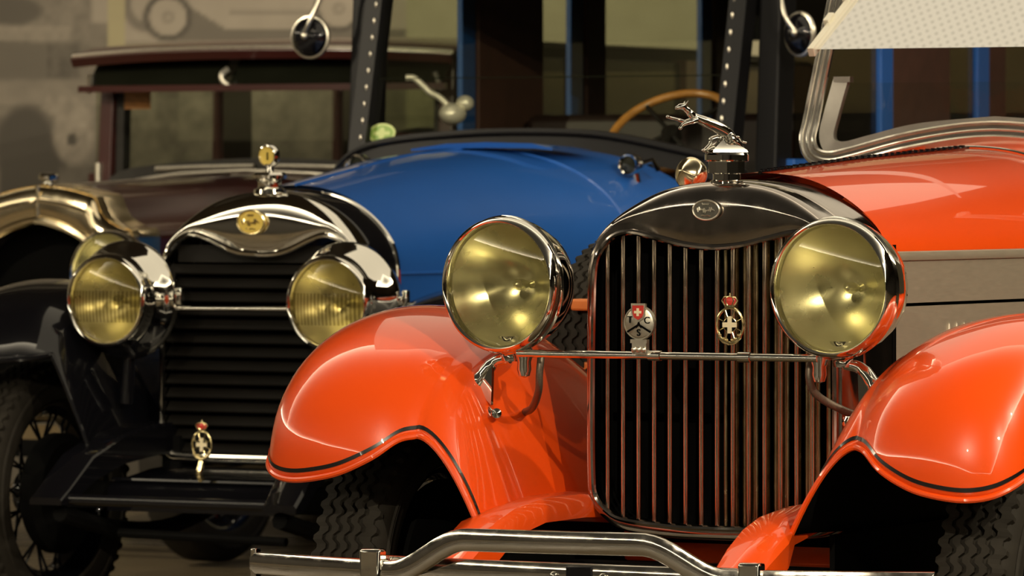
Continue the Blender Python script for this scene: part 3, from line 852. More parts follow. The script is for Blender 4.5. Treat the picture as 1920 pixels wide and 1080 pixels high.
# headlamps, their arms, cables and the tie bar
for sg in (-1, 1):
    hl = headlamp(red, (sg*.398, -.249, 1.073), 5, .150)
    cx = sg*.400
    st = MB().lathe([(.001, .905), (.022, .905), (.024, .915), (.020, .925), (.026, .935), (.03, .96)], (cx, -.19, 0), (0, 0, 1), 20)
    st.build('lamp_post', 'chrome_old', red)
    arm = MB().tube(catmull([(cx+sg*.005, -.19, .912), (cx+sg*.04, -.19, .903), (cx+sg*.068, -.195, .875), (cx+sg*.085, -.20, .848), (cx+sg*.072, -.20, .815), (cx+sg*.038, -.205, .784)], 6), [.013]*8+[.015]*6+[.017]*6+[.013]*6+[.009]*5, 12)
    arm.prism([(0, 0), (.045, .045), (.042, -.04)], lambda u, v, d: Vector((cx+sg*(.085-u), -.20+d, .848+v)), -.005, .005)
    arm.lathe([(.001, -.02), (.011, -.018), (.013, 0), (.011, .014), (.001, .016)], (cx+sg*.026, -.212, .79), (-.6*sg, -1, .1), 14)
    arm.build('lamp_arm', 'chrome', red)
    cb = MB().tube(catmull([(cx-sg*.075, -.19, .93), (cx-sg*.075, -.20, .88), (cx-sg*.062, -.18, .84), (cx-sg*.01, -.11, .80), (cx+sg*.045, -.05, .785)], 6), .0085, 10)
    cb.build('lamp_cable', 'cable', red)
    MB().lathe([(.001, .870), (.012, .874), (.016, .888), (.015, .905), (.02, .92), (.018, .935), (.001, .936)], (cx-sg*.045, -.215, 0), (0, 0, 1), 18).build('bar_socket', 'chrome_old', red)
tb = MB().tube([(-.36, -.235, .924), (.36, -.235, .924)], .0085, 14)
for x in (-.055, .159): tb.lathe([(.009, -.015), (.0115, -.014), (.0115, .014), (.009, .015)], (x+.03, -.235, .924), (1, 0, 0), 16)
tb = tb.build('tie_bar', 'chrome', red)
# round club badge with letters T C S
bc = Vector((-.055, -.245, .995)); fn = lambda u, v, d: bc + Vector((u, d, v))
bo = MB().lathe([(.001, -.009), (.030, -.008), (.0345, -.006), (.036, 0), (.033, .006), (.001, .007)], bc, (0, 1, 0), 40)
bo.lathe([(.034, -.008), (.0365, -.008), (.0375, -.002), (.036, .004)], bc, (0, 1, 0), 40)
bo.box(bc + Vector((0, 0, -.052)), (.034, .016, .030)); bo.box(bc + Vector((0, -.004, -.040)), (.040, .012, .008))
for k in (-1, 0, 1): bo.ell(bc + Vector((k*.012, -.009, -.058)), (.006, .005, .007), n=10, k=6)
bo = bo.build('badge', 'silver', tie if False else red)
yb = MB()
yb.prism([(-.006, -.012), (0, .006), (.006, -.012), (0, -.006)], fn, -.0105, -.007)
yb.bar(fn(0, -.004, -.009), fn(-.028, -.020, -.008), .004, .003, up=(0, -1, 0)); yb.bar(fn(0, -.004, -.009), fn(.028, -.020, -.008), .004, .003, up=(0, -1, 0))
yb.build('badge_divider', 'dark', bo, smooth=False)
for chx, u, v in (('T', -.021, .006), ('C', .020, .005), ('S', 0, -.022)):
    vs, fs = text_mesh(chx, .021, .0015)
    MB().add([fn(u+p.x, v+p.y, -.0095-p.z) for p in vs], fs).build('letter', 'dark', bo, smooth=False)
sh = [(-.0155, .040), (.0155, .040), (.0150, .020), (.011, .010), (.0, .0035), (-.011, .010), (-.0150, .020)]
MB().prism([(u*1.12, (v-.022)*1.1+.0218) for u, v in sh], fn, -.012, -.005).build('shield_edge', 'silver', bo, smooth=False)
MB().prism([(u*.86, (v-.022)*.86+.022) for u, v in sh], fn, -.0135, -.010).build('shield', 'enamel_red', bo, smooth=False)
MB().prism([(u*.017, v*.017+.023) for u, v in cross_poly(.32, 1)], fn, -.0150, -.012).build('cross', 'cream', bo, smooth=False)
crown_badge(red, (.159, -.245, .993), .036, Matrix.Identity(3), None)

# fenders
crest = [(-.452, .58), (-.470, .66), (-.462, .75), (-.415, .85), (-.315, .935), (-.16, .995), (.03, 1.02), (.22, 1.0), (.42, .925), (.62, .80), (.80, .65), (.98, .50), (1.20, .42)]
cols = [(.522, .068), (.556, .044), (.605, .022), (.675, .006), (.74, 0), (.80, .006), (.85, .026), (.885, .062), (.902, .105), (.908, .15)]
lz = [.746, .737, .700, .667, .652, .647, .655, .675, .70, .735]
FG = {}
for sg in (-1, 1):
    f, G = make_fender(red, sg, crest, cols, (.04, .39), lz, .374, .56, 1.7, 'red')
    FG[sg] = G
for sg in (-1, 1):
    wheel(red, (sg*.748, .04, .39), .39, .165, drum_side=-sg)
    wheel(red, (sg*.72, 3.15, .39), .39, .165, drum_side=-sg)
    rf = []
    for k in range(15):
        a = rad(200 - 225*k/14); yy, zz = 3.15 - .47*math.cos(math.pi-a) if False else 3.15+.47*math.cos(a), .42+.47*math.sin(a)
        rf.append([(sg*x, 3.15+(yy-3.15)*q, .42+(zz-.42)*q) for x, q in ((.60, .93), (.66, 1), (.74, 1.02), (.84, 1), (.88, .93))])
    MB().grid(rf).build('rear_fender', 'red', red)
    MB().box((sg*.74, 1.9, .36), (.30, 1.55, .035)).build('running_board', 'black', red, bevel=.008)
for sg in (-1, 1):
    MB().box((sg*.392, .62, .40), (.012, 1.7, .30)).build('wheel_well_blackout', 'inner', red, smooth=False)  # added black plate; stands in for shade inside the wheel wells
# horn covers of the frame and apron
for sg in (-1, 1):
    rows = []
    for y, z, x0, x1, hh in ((.10, .60, .30, .368, .05), (-.05, .612, .290, .368, .055), (-.25, .612, .283, .370, .055), (-.38, .597, .280, .374, .06), (-.46, .575, .280, .398, .08), (-.54, .540, .283, .396, .09), (-.63, .490, .290, .385, .08)):
        xm = (x0+x1)/2
        rows.append([(sg*x0, y, z-hh), (sg*x0, y, z-.02), (sg*(x0+.012), y, z-.004), (sg*xm, y, z+.002), (sg*(x1-.02), y, z-.006), (sg*x1, y, z-.03), (sg*x1, y, z-hh)])
    hn = MB().grid(rows); hn.add(rows[-1], [list(range(7))])
    hn.build('frame_horn', 'red', red)
MB().box((-.035, .275, .52), (.64, .02, .16)).build('front_apron', 'red', red, bevel=.008)

# bumper
def bump_y(x): return -.768 + .142*(abs(x)/.8)**2.2
bp_prof = [(-.024, -.002), (-.022, -.006), (-.012, -.0095), (0, -.0105), (.012, -.0095), (.022, -.006), (.024, -.002), (.024, .004), (-.024, .004)]
def blade(x0, x1, zf, yo=0, n=90):
    return MB().sweep([(lerp(x0, x1, k/n), bump_y(lerp(x0, x1, k/n))+yo, zf(lerp(x0, x1, k/n))) for k in range(n+1)], [(a, -b) for a, b in bp_prof], (0, 0, 1))
zup = lambda x: .482 + .006*x/.8 + .072*(1-smooth01((abs(x)-.205)/.185))
bb = blade(-.8, .8, zup).build('bumper', 'chrome_old', red)
blade(-.44, .44, lambda x: .486, .03).build('back_bar', 'chrome_old', bb)
blade(-.79, .79, lambda x: .412, .004).build('lower_bar', 'chrome_old', bb)
for sg in (-1, 1):
    y = bump_y(.44)
    MB().box((sg*.442, y-.004, .452), (.050, .034, .145)).build('clamp', 'chrome', bb, bevel=.006)
    MB().box((sg*.795, bump_y(.795)+.004, .45), (.014, .024, .115)).build('end_cap', 'chrome', bb, bevel=.003)
    MB().bar((sg*.34, -.55, .47), (sg*.40, bump_y(.4)+.01, .47), .03, .06).build('bumper_iron', 'black', bb)
MB().box((.055, -.735, .47), (.062, .03, .07)).build('brace', 'black', bb, bevel=.003)
for x in (.018, .105, .0): pass
for x in (-.002, .112): MB().ell((x, -.752, .484), (.009, .007, .009), n=14, k=8).build('bolt', 'chrome', bb)

# small round scuttle lamp seen beside the cap, and the spare wheel in the fender well
cl = MB().lathe([(.001, -.016), (.012, -.012), (.030, -.001), (.0365, .004), (.0385, .009), (.0385, .018), (.034, .036), (.022, .052), (.001, .060)], (-.36, .60, 1.322), (.25, 1, -.25), 40)
cl.tube([(-.355, .60, 1.31), (-.335, .62, 1.24)], .010, 10)
cl.build('scuttle_lamp', 'nickel', red)
sw = wheel(red, (-.75, 1.12, .80), .37, .16, drum_side=1)
label(sw, 'spare wheel standing in the fender well')
MB().box((-.71, .80, 1.005), (.09, .05, .028)).build('spare_clamp', 'orange', red, bevel=.006)
MB().box((-.69, .775, .855), (.05, .03, .03)).build('spare_clamp', 'orange', red, bevel=.006)

# ================================================================== the blue saloon with black wings
blue = thing('vintage_saloon', 'blue vintage saloon with black wings and a round gauge on its radiator cap', 'car', car_loc(487, 15.38), -TH)
b_out = [(0, 1.270), (.090, 1.262), (.180, 1.236), (.255, 1.190), (.308, 1.134), (.333, 1.08), (.340, 1.00), (.340, .85), (.340, .65), (.338, .52), (.325, .492), (.295, .480), (.15, .478), (0, .478)]
b_in = [(0, 1.090), (.08, 1.097), (.165, 1.131), (.215, 1.146), (.262, 1.136), (.300, 1.105), (.320, 1.06), (.326, .98), (.327, .8), (.327, .60), (.322, .54), (.300, .512), (.26, .505), (.15, .503), (0, .503)]
bshell, bpo, bpi = radiator(blue, b_out, b_in, (0, .86), .07, .20, 'chrome', 'black', crown=.035, bead=.009)
MB().tube([(p[0]*1.004, .205, (p[1]-.86)*1.006+.86) for p in bpo], .010, 8, closed=True).build('surround_moulding', 'chrome', blue)
MB().grid([[(p[0]*.97, .15, p[1]) for p in bpi], [(0, .15, .86)]*len(bpi)], cv=True).build('radiator_core', 'dark', blue)
lv = MB()
for k in range(16):
    z = .525 + .0400*k
    r = xrange_at(bpi, min(z+.01, 1.13))
    if r is None: continue
    if z > 1.07:
        continue
    x0, x1 = r[0]+.004, r[1]-.004
    lv.grid([[(lerp(x0, x1, j/10), y, z+dz) for j in range(11)] for y, dz in ((.012, -.014), (.010, -.010), (.030, .012), (.036, .014), (.03, .002), (.016, -.014), (.012, -.014))])
lv.build('grille_louvres', 'louver', blue)
MB().box((0, .045, 1.09), (.60, .01, .05)).build('louvre_header', 'louver', blue)
oval_emblem(blue, (-.020, -.012, 1.182), .045, .034, 'gold', 'yellow')
bc = MB().lathe([(.001, 1.262), (.048, 1.264), (.046, 1.276), (.034, 1.282), (.034, 1.298), (.038, 1.304), (.048, 1.308), (.050, 1.318), (.044, 1.326), (.012, 1.330), (.010, 1.345), (.014, 1.350), (.001, 1.352)], (-.002, .06, 0), (0, 0, 1), 36).build('radiator_cap', 'chrome', blue)
gd = Vector((-.10, -1, .0))
gc = Vector((-.004, .06, 1.374))
MB().lathe([(.001, .012), (.028, .012), (.034, .006), (.035, -.004), (.031, -.013), (.027, -.014), (.0255, -.008)], gc, -gd, 36).build('gauge_case', 'chrome', bc)
gf = MB().lathe([(.001, -.008), (.026, -.008)], gc, -gd, 30).build('gauge_face', 'yellow', bc)
MB().bar(gc + Vector((0, -.010, -.012)), gc + Vector((0, -.010, .010)), .004, .002, up=(0, -1, 0)).build('gauge_needle', 'dark', gf)

# bonnet and scuttle
def lower_cut(sec): return sec
sA = section(bpo, 1.035, 60)
sB = arch(.70, 1.035, 1.405, 60, 2.35)
bsec = []
for k in range(13):
    y = .205 + (1.62-.205)*k/12; t = (k/12)
    tt = t*t*(1.6-.6*t)
    q = blend(sA, sB, tt)
    zt = interp([.176, .862, 1.165, 1.62], [1.285, 1.378, 1.396, 1.408], y)
    zc = max(p[1] for p in q)
    q = [(x, 1.035+(z-1.035)*(zt-1.035)/(zc-1.035)) for x, z in q]
    bsec.append(shift(q, y))
MB().grid(bsec[:10]).build('bonnet', 'blue', blue)
MB().grid(bsec[9:]).build('scuttle', 'blue', blue)
MB().tube([Vector(p)+Vector((0, .0, .001)) for p in bsec[9]], .004, 8).build('bonnet_seam', 'blue', blue)
mid = len(bsec[0])//2
MB().tube([Vector(s[mid])+Vector((0, 0, .001)) for s in bsec[:10]], .004, 8).build('bonnet_hinge', 'blue', blue)
for sg in (-1, 1):
    edge = [Vector(s[0 if sg > 0 else -1]) for s in bsec]
    rows = [[Vector((p.x, p.y, z)) for p in edge] for z in (1.030, .90, .62, .50)]
    sd = MB().grid(rows).build('bonnet_side', 'blue', blue)
    MB().tube([Vector((p.x+sg*.002, p.y, 1.033)) for p in edge], .005, 8).build('side_hinge', 'blue', sd)
    pt = [(edge[3].lerp(edge[2], .2)), ]
    cx0 = edge[2]; cx1 = edge[9]
    pl = catmull([Vector((lerp(cx0.x, cx1.x, t)+sg*.004, lerp(cx0.y, cx1.y, t), z)) for t, z in ((-.05, .86), (0, .90), (.03, .93), (.05, .97), (.08, .995), (.14, 1.0), (.4, 1.0), (.75, 1.0))], 5)
    MB().tube(pl, .004, 6).build('panel_bead', 'stripe', sd)
    lq = MB()
    for k in range(16):
        p = edge[4].lerp(edge[8], k/15); lq.ell((p.x+sg*.002, p.y, .83), (.012, .012, .14), n=8, k=8)
    lq.build('louvres', 'blue', sd)
# raised ventilator flap on the scuttle
vt = MB()
vt.grid([[(-.20, 1.26, 1.394), (-.05, 1.22, 1.401), (.10, 1.20, 1.403), (.25, 1.22, 1.401), (.30, 1.25, 1.395)],
         [(-.20, 1.255, 1.400), (-.05, 1.21, 1.416), (.10, 1.19, 1.420), (.25, 1.21, 1.416), (.30, 1.245, 1.402)],
         [(-.22, 1.46, 1.402), (-.05, 1.47, 1.412), (.10, 1.47, 1.412), (.25, 1.47, 1.408), (.33, 1.46, 1.396)]])
vt.build('scuttle_vent', 'blue', blue)
for sg in (-1, 1):
    c = Vector((sg*.480, 1.435, 1.352))
    l = MB().lathe([(.026, -.030), (.031, -.032), (.034, -.024), (.033, .0), (.027, .03), (.015, .045), (.001, .05)], c, (0, 1, 0), 28)
    l.tube([c + Vector((0, .02, -.02)), c + Vector((sg*.005, .03, -.07))], .012, 10)
    l.tube([c + Vector((sg*.02, .01, 0)), c + Vector((sg*.06, .02, .012)), c + Vector((sg*.075, .03, -.02))], .009, 8)
    l = l.build('side_lamp', 'chrome', blue)
    MB().lathe([(.001, -.026), (.027, -.024)], c, (0, 1, 0), 24).build('side_lens', 'shade', l)

# windscreen surround, posts, cabin
def wsy(z): return 1.75 + (z-1.40)*.235
band = catmull([(-.735, 1.72, 1.30), (-.66, 1.72, 1.375), (-.523, 1.71, 1.418), (-.249, 1.70, 1.441), (.0, 1.70, 1.446), (.249, 1.70, 1.435), (.49, 1.71, 1.392), (.66, 1.72, 1.350), (.735, 1.72, 1.29)], 8)
MB().sweep(band, [(-.050, -.05), (-.045, -.06), (.012, -.045), (.022, -.02), (.022, .03), (-.050, .06)], (0, 0, 1)).build('scuttle_rail', 'satin', blue)
MB().tube([p + Vector((0, -.048, .006)) for p in band], .005, 6).build('scuttle_bead', 'black', blue)
ROOF = 2.02
for sg in (-1, 1):
    p0, p1 = Vector((sg*.655, wsy(1.30), 1.30)), Vector((sg*.655, wsy(ROOF), ROOF))
    ps = MB().bar(p0, p1, .060, .075, up=(0, 1, 0))
    for k in range(12):
        q = p0.lerp(p1, .12+.075*k); ps.ell(q + Vector((sg*-.012, -.040, 0)), (.005, .004, .011), n=8, k=6, m=1)
    ps.build('windscreen_post', ['satin', 'silver'], blue, angle=30)
    MB().bar((sg*.735, 1.90, 1.15), (sg*.735, 1.96, ROOF), .075, .12, up=(0, 1, 0)).build('door_post', 'satin', blue, bevel=.008, smooth=False)
wsz = [1.40, 1.62]
lo = MB().grid([[(-.63+1.26*k/12, wsy(z), z) for k in range(13)] for z in (1.37, 1.635)]).build('windscreen', 'pane', blue, smooth=False)
MB().grid([[(-.63+1.26*k/12, wsy(z)-.012, z) for k in range(13)] for z in (1.628, ROOF-.02)]).build('upper_windscreen', 'pane', blue, smooth=False)
MB().bar((-.63, wsy(1.632)-.006, 1.632), (.63, wsy(1.632)-.006, 1.632), .003, .003).build('windscreen_joint', 'shade', blue)
# oval sticker on the glass
sx0 = Vector((-.585, wsy(1.455)-.006, 1.455)); uz = Vector((0, .235, 1)).normalized()
stf = lambda u, v, d: sx0 + Vector((u, 0, 0)) + uz*v + Vector((0, d, 0))
so_ = MB().prism([(.050*math.cos(2*math.pi*k/36), .033*math.sin(2*math.pi*k/36)) for k in range(36)], stf, -.002, 0).build('sticker', 'green_light', blue, smooth=False)
MB().prism([(.042*math.cos(2*math.pi*k/36), .026*math.sin(2*math.pi*k/36)) for k in range(36)], stf, -.003, -.001).build('sticker_field', 'green', so_, smooth=False)
t = MB()
t.prism([(-.030, -.006), (.030, -.006), (.030, .006), (-.030, .006)], stf, -.0036, -.0028)
t.prism([(.012*math.cos(2*math.pi*k/16), .020*math.sin(2*math.pi*k/16)) for k in range(16)], stf, -.0034, -.0029)
t.build('sticker_print', 'green_light', so_, smooth=False)
# round mirrors on arms
for sg in (-1, 1):
    c = Vector((sg*.878, 1.80, 1.770 if sg < 0 else 1.757)); f = (Vector((.04, -1, 0)) if sg < 0 else Vector((-.42, -.9, 0))).normalized()
    mo = MB().lathe([(.001, -.034), (.025, -.032), (.048, -.022), (.062, -.006), (.066, .004)], c, -f, 40).build('wing_mirror', 'black', blue)
    MB().lathe([(.064, -.006), (.070, -.004), (.072, .004), (.068, .010), (.060, .010)], c, -f, 44).build('mirror_rim', 'silver', mo)
    MB().lathe([(.001, .008), (.063, .008)], c, -f, 36).build('mirror_glass', 'chrome', mo)
    ar = MB().tube(catmull([c + Vector((0, -.036, .008)), c + Vector((-sg*.03, -.045, .06)), c + Vector((-sg*.08, .0, .18)), Vector((sg*.67, 1.87, 1.99))], 6), [.008]*8+[.006]*11, 10)
    ar.ell(c + Vector((0, -.036, .004)), (.012, .012, .014), n=12, k=8)
    ar.build('mirror_arm', 'silver', mo)
# body sides: blue panels below the windows, posts between them
def side_panel(sg, name, m, y0, y1, z0, z1, x, th=.03):
    MB().box((sg*x, (y0+y1)/2, (z0+z1)/2), (th, y1-y0, z1-z0)).build(name, m, blue, bevel=.004, smooth=False)
for sg in (-1, 1):
    side_panel(sg, 'body_side', 'blue', 1.93, 4.75, .45, 1.37, .775, .05)
    side_panel(sg, 'scuttle_side', 'blue', 1.60, 1.94, .45, 1.27, .735, .05)
    side_panel(sg, 'door_trim', 'trim_brown', 1.95, 4.70, .55, 1.46, .735, .03)
    for y0, y1, m2 in ((2.63, 2.725, 1), (3.43, 3.53, 1), (4.48, 4.57, 1)):
        side_panel(sg, 'window_post', 'blue', y0, y1, 1.36, ROOF, .775, .022)
    for y0, y1 in ((2.73, 3.20), (3.535, 3.68), (4.575, 4.75)):
        side_panel(sg, 'post_trim', 'trim_brown', y0, y1, 1.40, ROOF, .768, .03)
    side_panel(sg, 'window_glass', 'pane_shaded' if sg > 0 else 'pane', 2.0, 4.6, 1.37, ROOF-.02, .765, .004)
for x0 in (-.40, .40):
    s = MB(); s.box((x0, 2.72, .95), (.62, .55, .2)); s.box((x0, 3.02, 1.25), (.62, .15, .55), Matrix.Rotation(rad(-8), 3, 'X')); s.build('front_seat', 'leather', blue, bevel=.03)
MB().box((0, 4.35, 1.15), (1.36, .18, .75)).build('rear_seat', 'leather', blue, bevel=.03)
MB().box((0, 4.74, 1.0), (1.5, .06, 1.1)).build('tail_panel', 'blue', blue)
MB().box((0, 4.74, 1.95), (1.5, .06, .25)).build('rear_header', 'black', blue)
rr = []
for y in (1.83, 1.9, 2.3, 3.5, 4.5, 4.77):
    rr.append([(x, y, ROOF + .10*(1-(x/.80)**2)*min(1, (y-1.75)/.4) - .0) for x in [-.80+.16*k for k in range(11)]])
ro_ = MB().grid(rr).grid([[(x, y, ROOF-.015) for x in (-.79, .79)] for y in (1.83, 4.77)]).build('roof', 'black', blue)
MB().box((0, 3.2, .50), (1.5, 3.1, .05)).build('floor_pan', 'inner', blue)
# steering wheel
sc = Vector((.335, 1.995, 1.455)); nrm = Vector((0, -.62, .78)).normalized()
u = Vector((1, 0, 0)); w = nrm.cross(u)
swr = MB().tube([sc + u*.205*math.cos(2*math.pi*k/64) + w*.205*math.sin(2*math.pi*k/64) for k in range(64)], .0135, 12, closed=True).build('steering_wheel', 'wood', blue)
sp = MB()
for k in range(4):
    a = rad(45+90*k); sp.tube([sc - nrm*-.0 + (u*math.cos(a)+w*math.sin(a))*.03 - nrm*.0, sc + (u*math.cos(a)+w*math.sin(a))*.20], .008, 8)
sp.lathe([(.001, -.03), (.03, -.03), (.035, -.01), (.028, .012), (.001, .016)], sc, nrm, 20)
sp.tube([sc, sc + Vector((0, -.62, -.5))*.8], .018, 10)
sp.build('wheel_spokes', 'louver', swr)
MB().box((0, 1.86, 1.28), (1.3, .04, .14)).build('dashboard', 'trim_brown', blue, bevel=.008)
# chrome swivel lamp behind the glass on the right-hand side
c = Vector((-.47, 2.02, 1.52))
sl = MB().tube(catmull([(-.61, 1.96, 1.638), (-.585, 1.97, 1.636), (-.556, 1.98, 1.610), (-.535, 1.99, 1.588), (-.505, 2.0, 1.572), (-.48, 2.01, 1.545)], 5), .011, 10)
sl.ell(c, (.042, .055, .036)); sl.ell(c + Vector((.03, .03, .035)), (.03, .03, .026))
sl.build('swivel_lamp', 'cream_metal', blue)

# headlamps and tie rod
for sg in (-1, 1):
    a = rad(1); c = Vector((sg*.367, -.243, .957)); back = Vector((math.sin(a), math.cos(a), 0)); R = .136
    h = MB().lathe([(R*.96, .0), (R*1.0, .018), (R*.99, .03), (R*1.02, .045), (R*1.16, .075), (R*1.235, .088), (R*1.27, .100), (R*1.27, .112), (R*1.22, .125), (R*1.10, .165), (R*.85, .21), (R*.45, .245), (.001, .255)], c, back, 64).build('headlamp', 'chrome', blue)
    MB().lathe([(R*.87, .012), (R*.875, -.004), (R*.895, -.012), (R*.925, -.015), (R*.96, -.012), (R*.99, -.003), (R*1.0, .01), (R*.99, .022)], c, back, 64).build('rim', 'chrome', h)
    MB().lathe([(.0005, .11)] + [(R*.89*k/14, .10*(1-(k/14)**2) + .012) for k in range(1, 15)], c, back, 56).build('reflector', 'reflector', h)
    MB().lathe([(.0005, -.016)] + [(R*.885*k/10, -.016 + .022*(k/10)**2) for k in range(1, 11)], c, back, 56).build('lens', 'lens_ribbed', h)
    MB().lathe([(.004, .11), (.011, .09), (.016, .07), (.014, .05), (.001, .035)], c, back, 20).build('bulb', 'reflector', h)
    k = MB(); k.box(c + Vector((-sg*.155 if sg < 0 else sg*.168, .11, .005)), (.03, .03, .028)); k.box(c + Vector((-sg*.18 if sg < 0 else sg*.19, .11, .012)), (.016, .024, .05))
    k.build('clasp', 'chrome', h, bevel=.004)
    MB().tube([c + Vector((0, .12, -.16)), c + Vector((sg*.01, .12, -.30))], .02, 12).build('lamp_post', 'black', blue)
MB().tube([(-.23, -.14, .934), (.24, -.14, .937)], .0065, 10).build('tie_bar', 'chrome', blue)

# wings, wheels, frame
bcols = [(.50, .085), (.545, .050), (.60, .022), (.67, .006), (.74, 0), (.80, .006), (.85, .026), (.885, .062), (.902, .105), (.908, .15)]
bcrest = [(-.40, .55), (-.43, .64), (-.43, .74), (-.39, .85), (-.30, .94), (-.16, .99), (.03, 1.012), (.22, .99), (.42, .92), (.62, .80), (.80, .65), (.98, .50), (1.20, .42)]
blz = [.80, .79, .785, .78, .78, .775, .775, .78, .79, .80]
for sg in (-1, 1):
    make_fender(blue, sg, bcrest, bcols, (-.03, .385), blz, .372, .53, 1.1, 'black', stripe=False)
    wheel(blue, (sg*.725, -.035, .385), .385, .15, spokes=True, drum_side=-sg, tread=(sg < 0))
    wheel(blue, (sg*.70, 3.35, .385), .385, .15, spokes=True, drum_side=-sg, tread=False)
    rf = []
    for k in range(15):
        a = rad(200 - 225*k/14); yy, zz = 3.35+.47*math.cos(a), .42+.47*math.sin(a)
        rf.append([(sg*x, 3.35+(yy-3.35)*q, .42+(zz-.42)*q) for x, q in ((.76, .98), (.82, 1.02), (.88, 1), (.91, .93))])
    MB().grid(rf).build('rear_fender', 'black', blue)
    MB().box((sg*.80, 2.0, .36), (.26, 1.7, .035)).build('running_board', 'black', blue, bevel=.008)
    hn = MB(); rows = []
    for y, z, hh, x0, x1 in ((.12, .60, .10, .30, .40), (-.08, .598, .09, .29, .40), (-.26, .575, .085, .295, .41), (-.40, .52, .075, .31, .425), (-.50, .435, .05, .325, .435), (-.54, .405, .02, .33, .437)):
        rows.append([(sg*x0, y, z-hh), (sg*x0, y, z-.008), (sg*(x0+.008), y, z), (sg*(x1-.008), y, z), (sg*x1, y, z-.008), (sg*x1, y, z-hh)])
    hn.grid(rows); hn.add(rows[-1], [list(range(6))]); hn.build('frame_horn', 'black', blue)
    MB().box((sg*.30, 2.2, .50), (.06, 4.4, .12)).build('frame_rail', 'inner', blue)
    MB().tube(catmull([(sg*.36, -.50, .36), (sg*.36, -.2, .30), (sg*.36, .1, .29), (sg*.36, .45, .36)], 5), .025, 8).build('leaf_spring', 'inner', blue)
ap = MB().grid([[(x, y, z) for x in (-.31, 0, .31)] for y, z in ((.03, .475), (-.10, .468), (-.30, .440), (-.33, .425), (-.33, .36))])
ap.build('front_apron', 'black', blue)
MB().tube([(-.31, -.30, .447), (.31, -.30, .447)], .007, 8).build('apron_bead', 'black', blue)
MB().tube([(-.42, -.50, .40), (.42, -.50, .40)], .016, 12).build('front_crossbar', 'black', blue)
MB().box((0, -.035, .385), (1.32, .07, .075)).build('front_axle', 'inner', blue)
MB().box((0, 3.35, .385), (1.32, .08, .08)).build('rear_axle', 'inner', blue)
MB().tube([(-.25, -.36, .30), (.30, -.36, .29)], .013, 8).build('steering_rod', 'inner', blue)
def brk(bo, fn, s):
    b = MB(); b.tube(catmull([fn(0, -s*1.30, 0), fn(-.05*s, -s*1.75, -.15*s), fn(-.1*s, -s*2.2, -.25*s), fn(-.05*s, -s*2.75, 0)], 5), .24*s, 8)
    b.build('badge_bracket', 'gold', bo)
crown_badge(blue, (.006, -.33, .555), .037, Matrix.Identity(3), brk)

# ================================================================== the maroon saloon behind
mar = thing('vintage_saloon', 'dark maroon saloon with a sun visor, farthest back on the left', 'car', car_loc(72, 18.5), -TH)
m_out = [(0, 1.288), (.02, 1.286), (.10, 1.275), (.185, 1.255), (.215, 1.243), (.235, 1.20), (.265, 1.165), (.32, 1.14), (.362, 1.125), (.368, 1.05), (.366, .85), (.362, .65), (.35, .52), (.30, .48), (.15, .47), (0, .47)]
m_in = [(0, 1.165), (.07, 1.152), (.14, 1.128), (.20, 1.095), (.25, 1.050), (.285, 1.0), (.30, .93), (.305, .8), (.305, .65), (.295, .54), (.26, .515), (.15, .51), (0, .51)]
msh, mpo, mpi = radiator(mar, m_out, m_in, (0, .86), .07, .20, 'nickel', 'nickel', crown=.03, bead=.016)
ridge = by_angle(outline([(x*.90, .86+(z-.86)*(.87 if z > .86 else .93)) for x, z in m_out]), (0, .86), 120)
MB().tube([(x, -.004, z) for x, z in ridge], .008, 6, closed=True).build('shell_ridge', 'nickel', msh)
MB().tube([(0, -.006, 1.155), (0, -.004, 1.285)], .007, 8).build('centre_rib', 'nickel', msh)
MB().grid([[(p[0]*.97, .10, p[1]) for p in mpi], [(0, .10, .86)]*len(mpi)], cv=True).build('radiator_core', 'dark', mar)
MB().lathe([(.001, 1.28), (.025, 1.283), (.018, 1.292), (.018, 1.300), (.034, 1.306), (.036, 1.318), (.030, 1.328), (.001, 1.331)], (.004, .06, 0), (0, 0, 1), 28).build('radiator_cap', 'chrome', mar)
sA = section(mpo, 1.0, 60); sB = arch(.62, 1.0, 1.335, 60, 2.5); msec = []
for k in range(11):
    y = .205 + (1.55-.205)*k/10; q = blend(sA, sB, smooth01(k/10)*.6+.4*k/10)
    zc = max(p[1] for p in q); zt = interp([.2, .98, 1.32, 1.6], [1.283, 1.315, 1.328, 1.335], y)
    msec.append(shift([(x, 1.0+(z-1.0)*(zt-1.0)/(zc-1.0)) for x, z in q], y))
MB().grid(msec).build('bonnet', 'maroon', mar)
for sg in (-1, 1):
    edge = [Vector(s[0 if sg > 0 else -1]) for s in msec]
    MB().grid([[Vector((p.x, p.y, z)) for p in edge] for z in (1.0, .5)]).build('bonnet_side', 'maroon', mar)
MB().tube([Vector(s[30])+Vector((0, 0, .003)) for s in msec[:9]], .005, 8).build('bonnet_hinge', 'silver', mar)
arcx = lambda y, dz: [Vector((x, y, interp([-.62, -.5, -.3, 0, .3, .5, .62], [1.24, 1.30, 1.328, 1.34, 1.328, 1.30, 1.24], x)+dz)) for x in [-.60+.04*k for k in range(31)]]
MB().tube(arcx(1.40, .0), .008, 8).build('scuttle_moulding', 'silver', mar)
for x0, x1 in ((-.47, -.04), (.04, .47)):
    MB().tube([Vector((x, 1.53, 1.345+.012*(1-(x/.5)**2))) for x in [lerp(x0, x1, k/8) for k in range(9)]], .011, 8).build('wiper_blade', 'silver', mar)
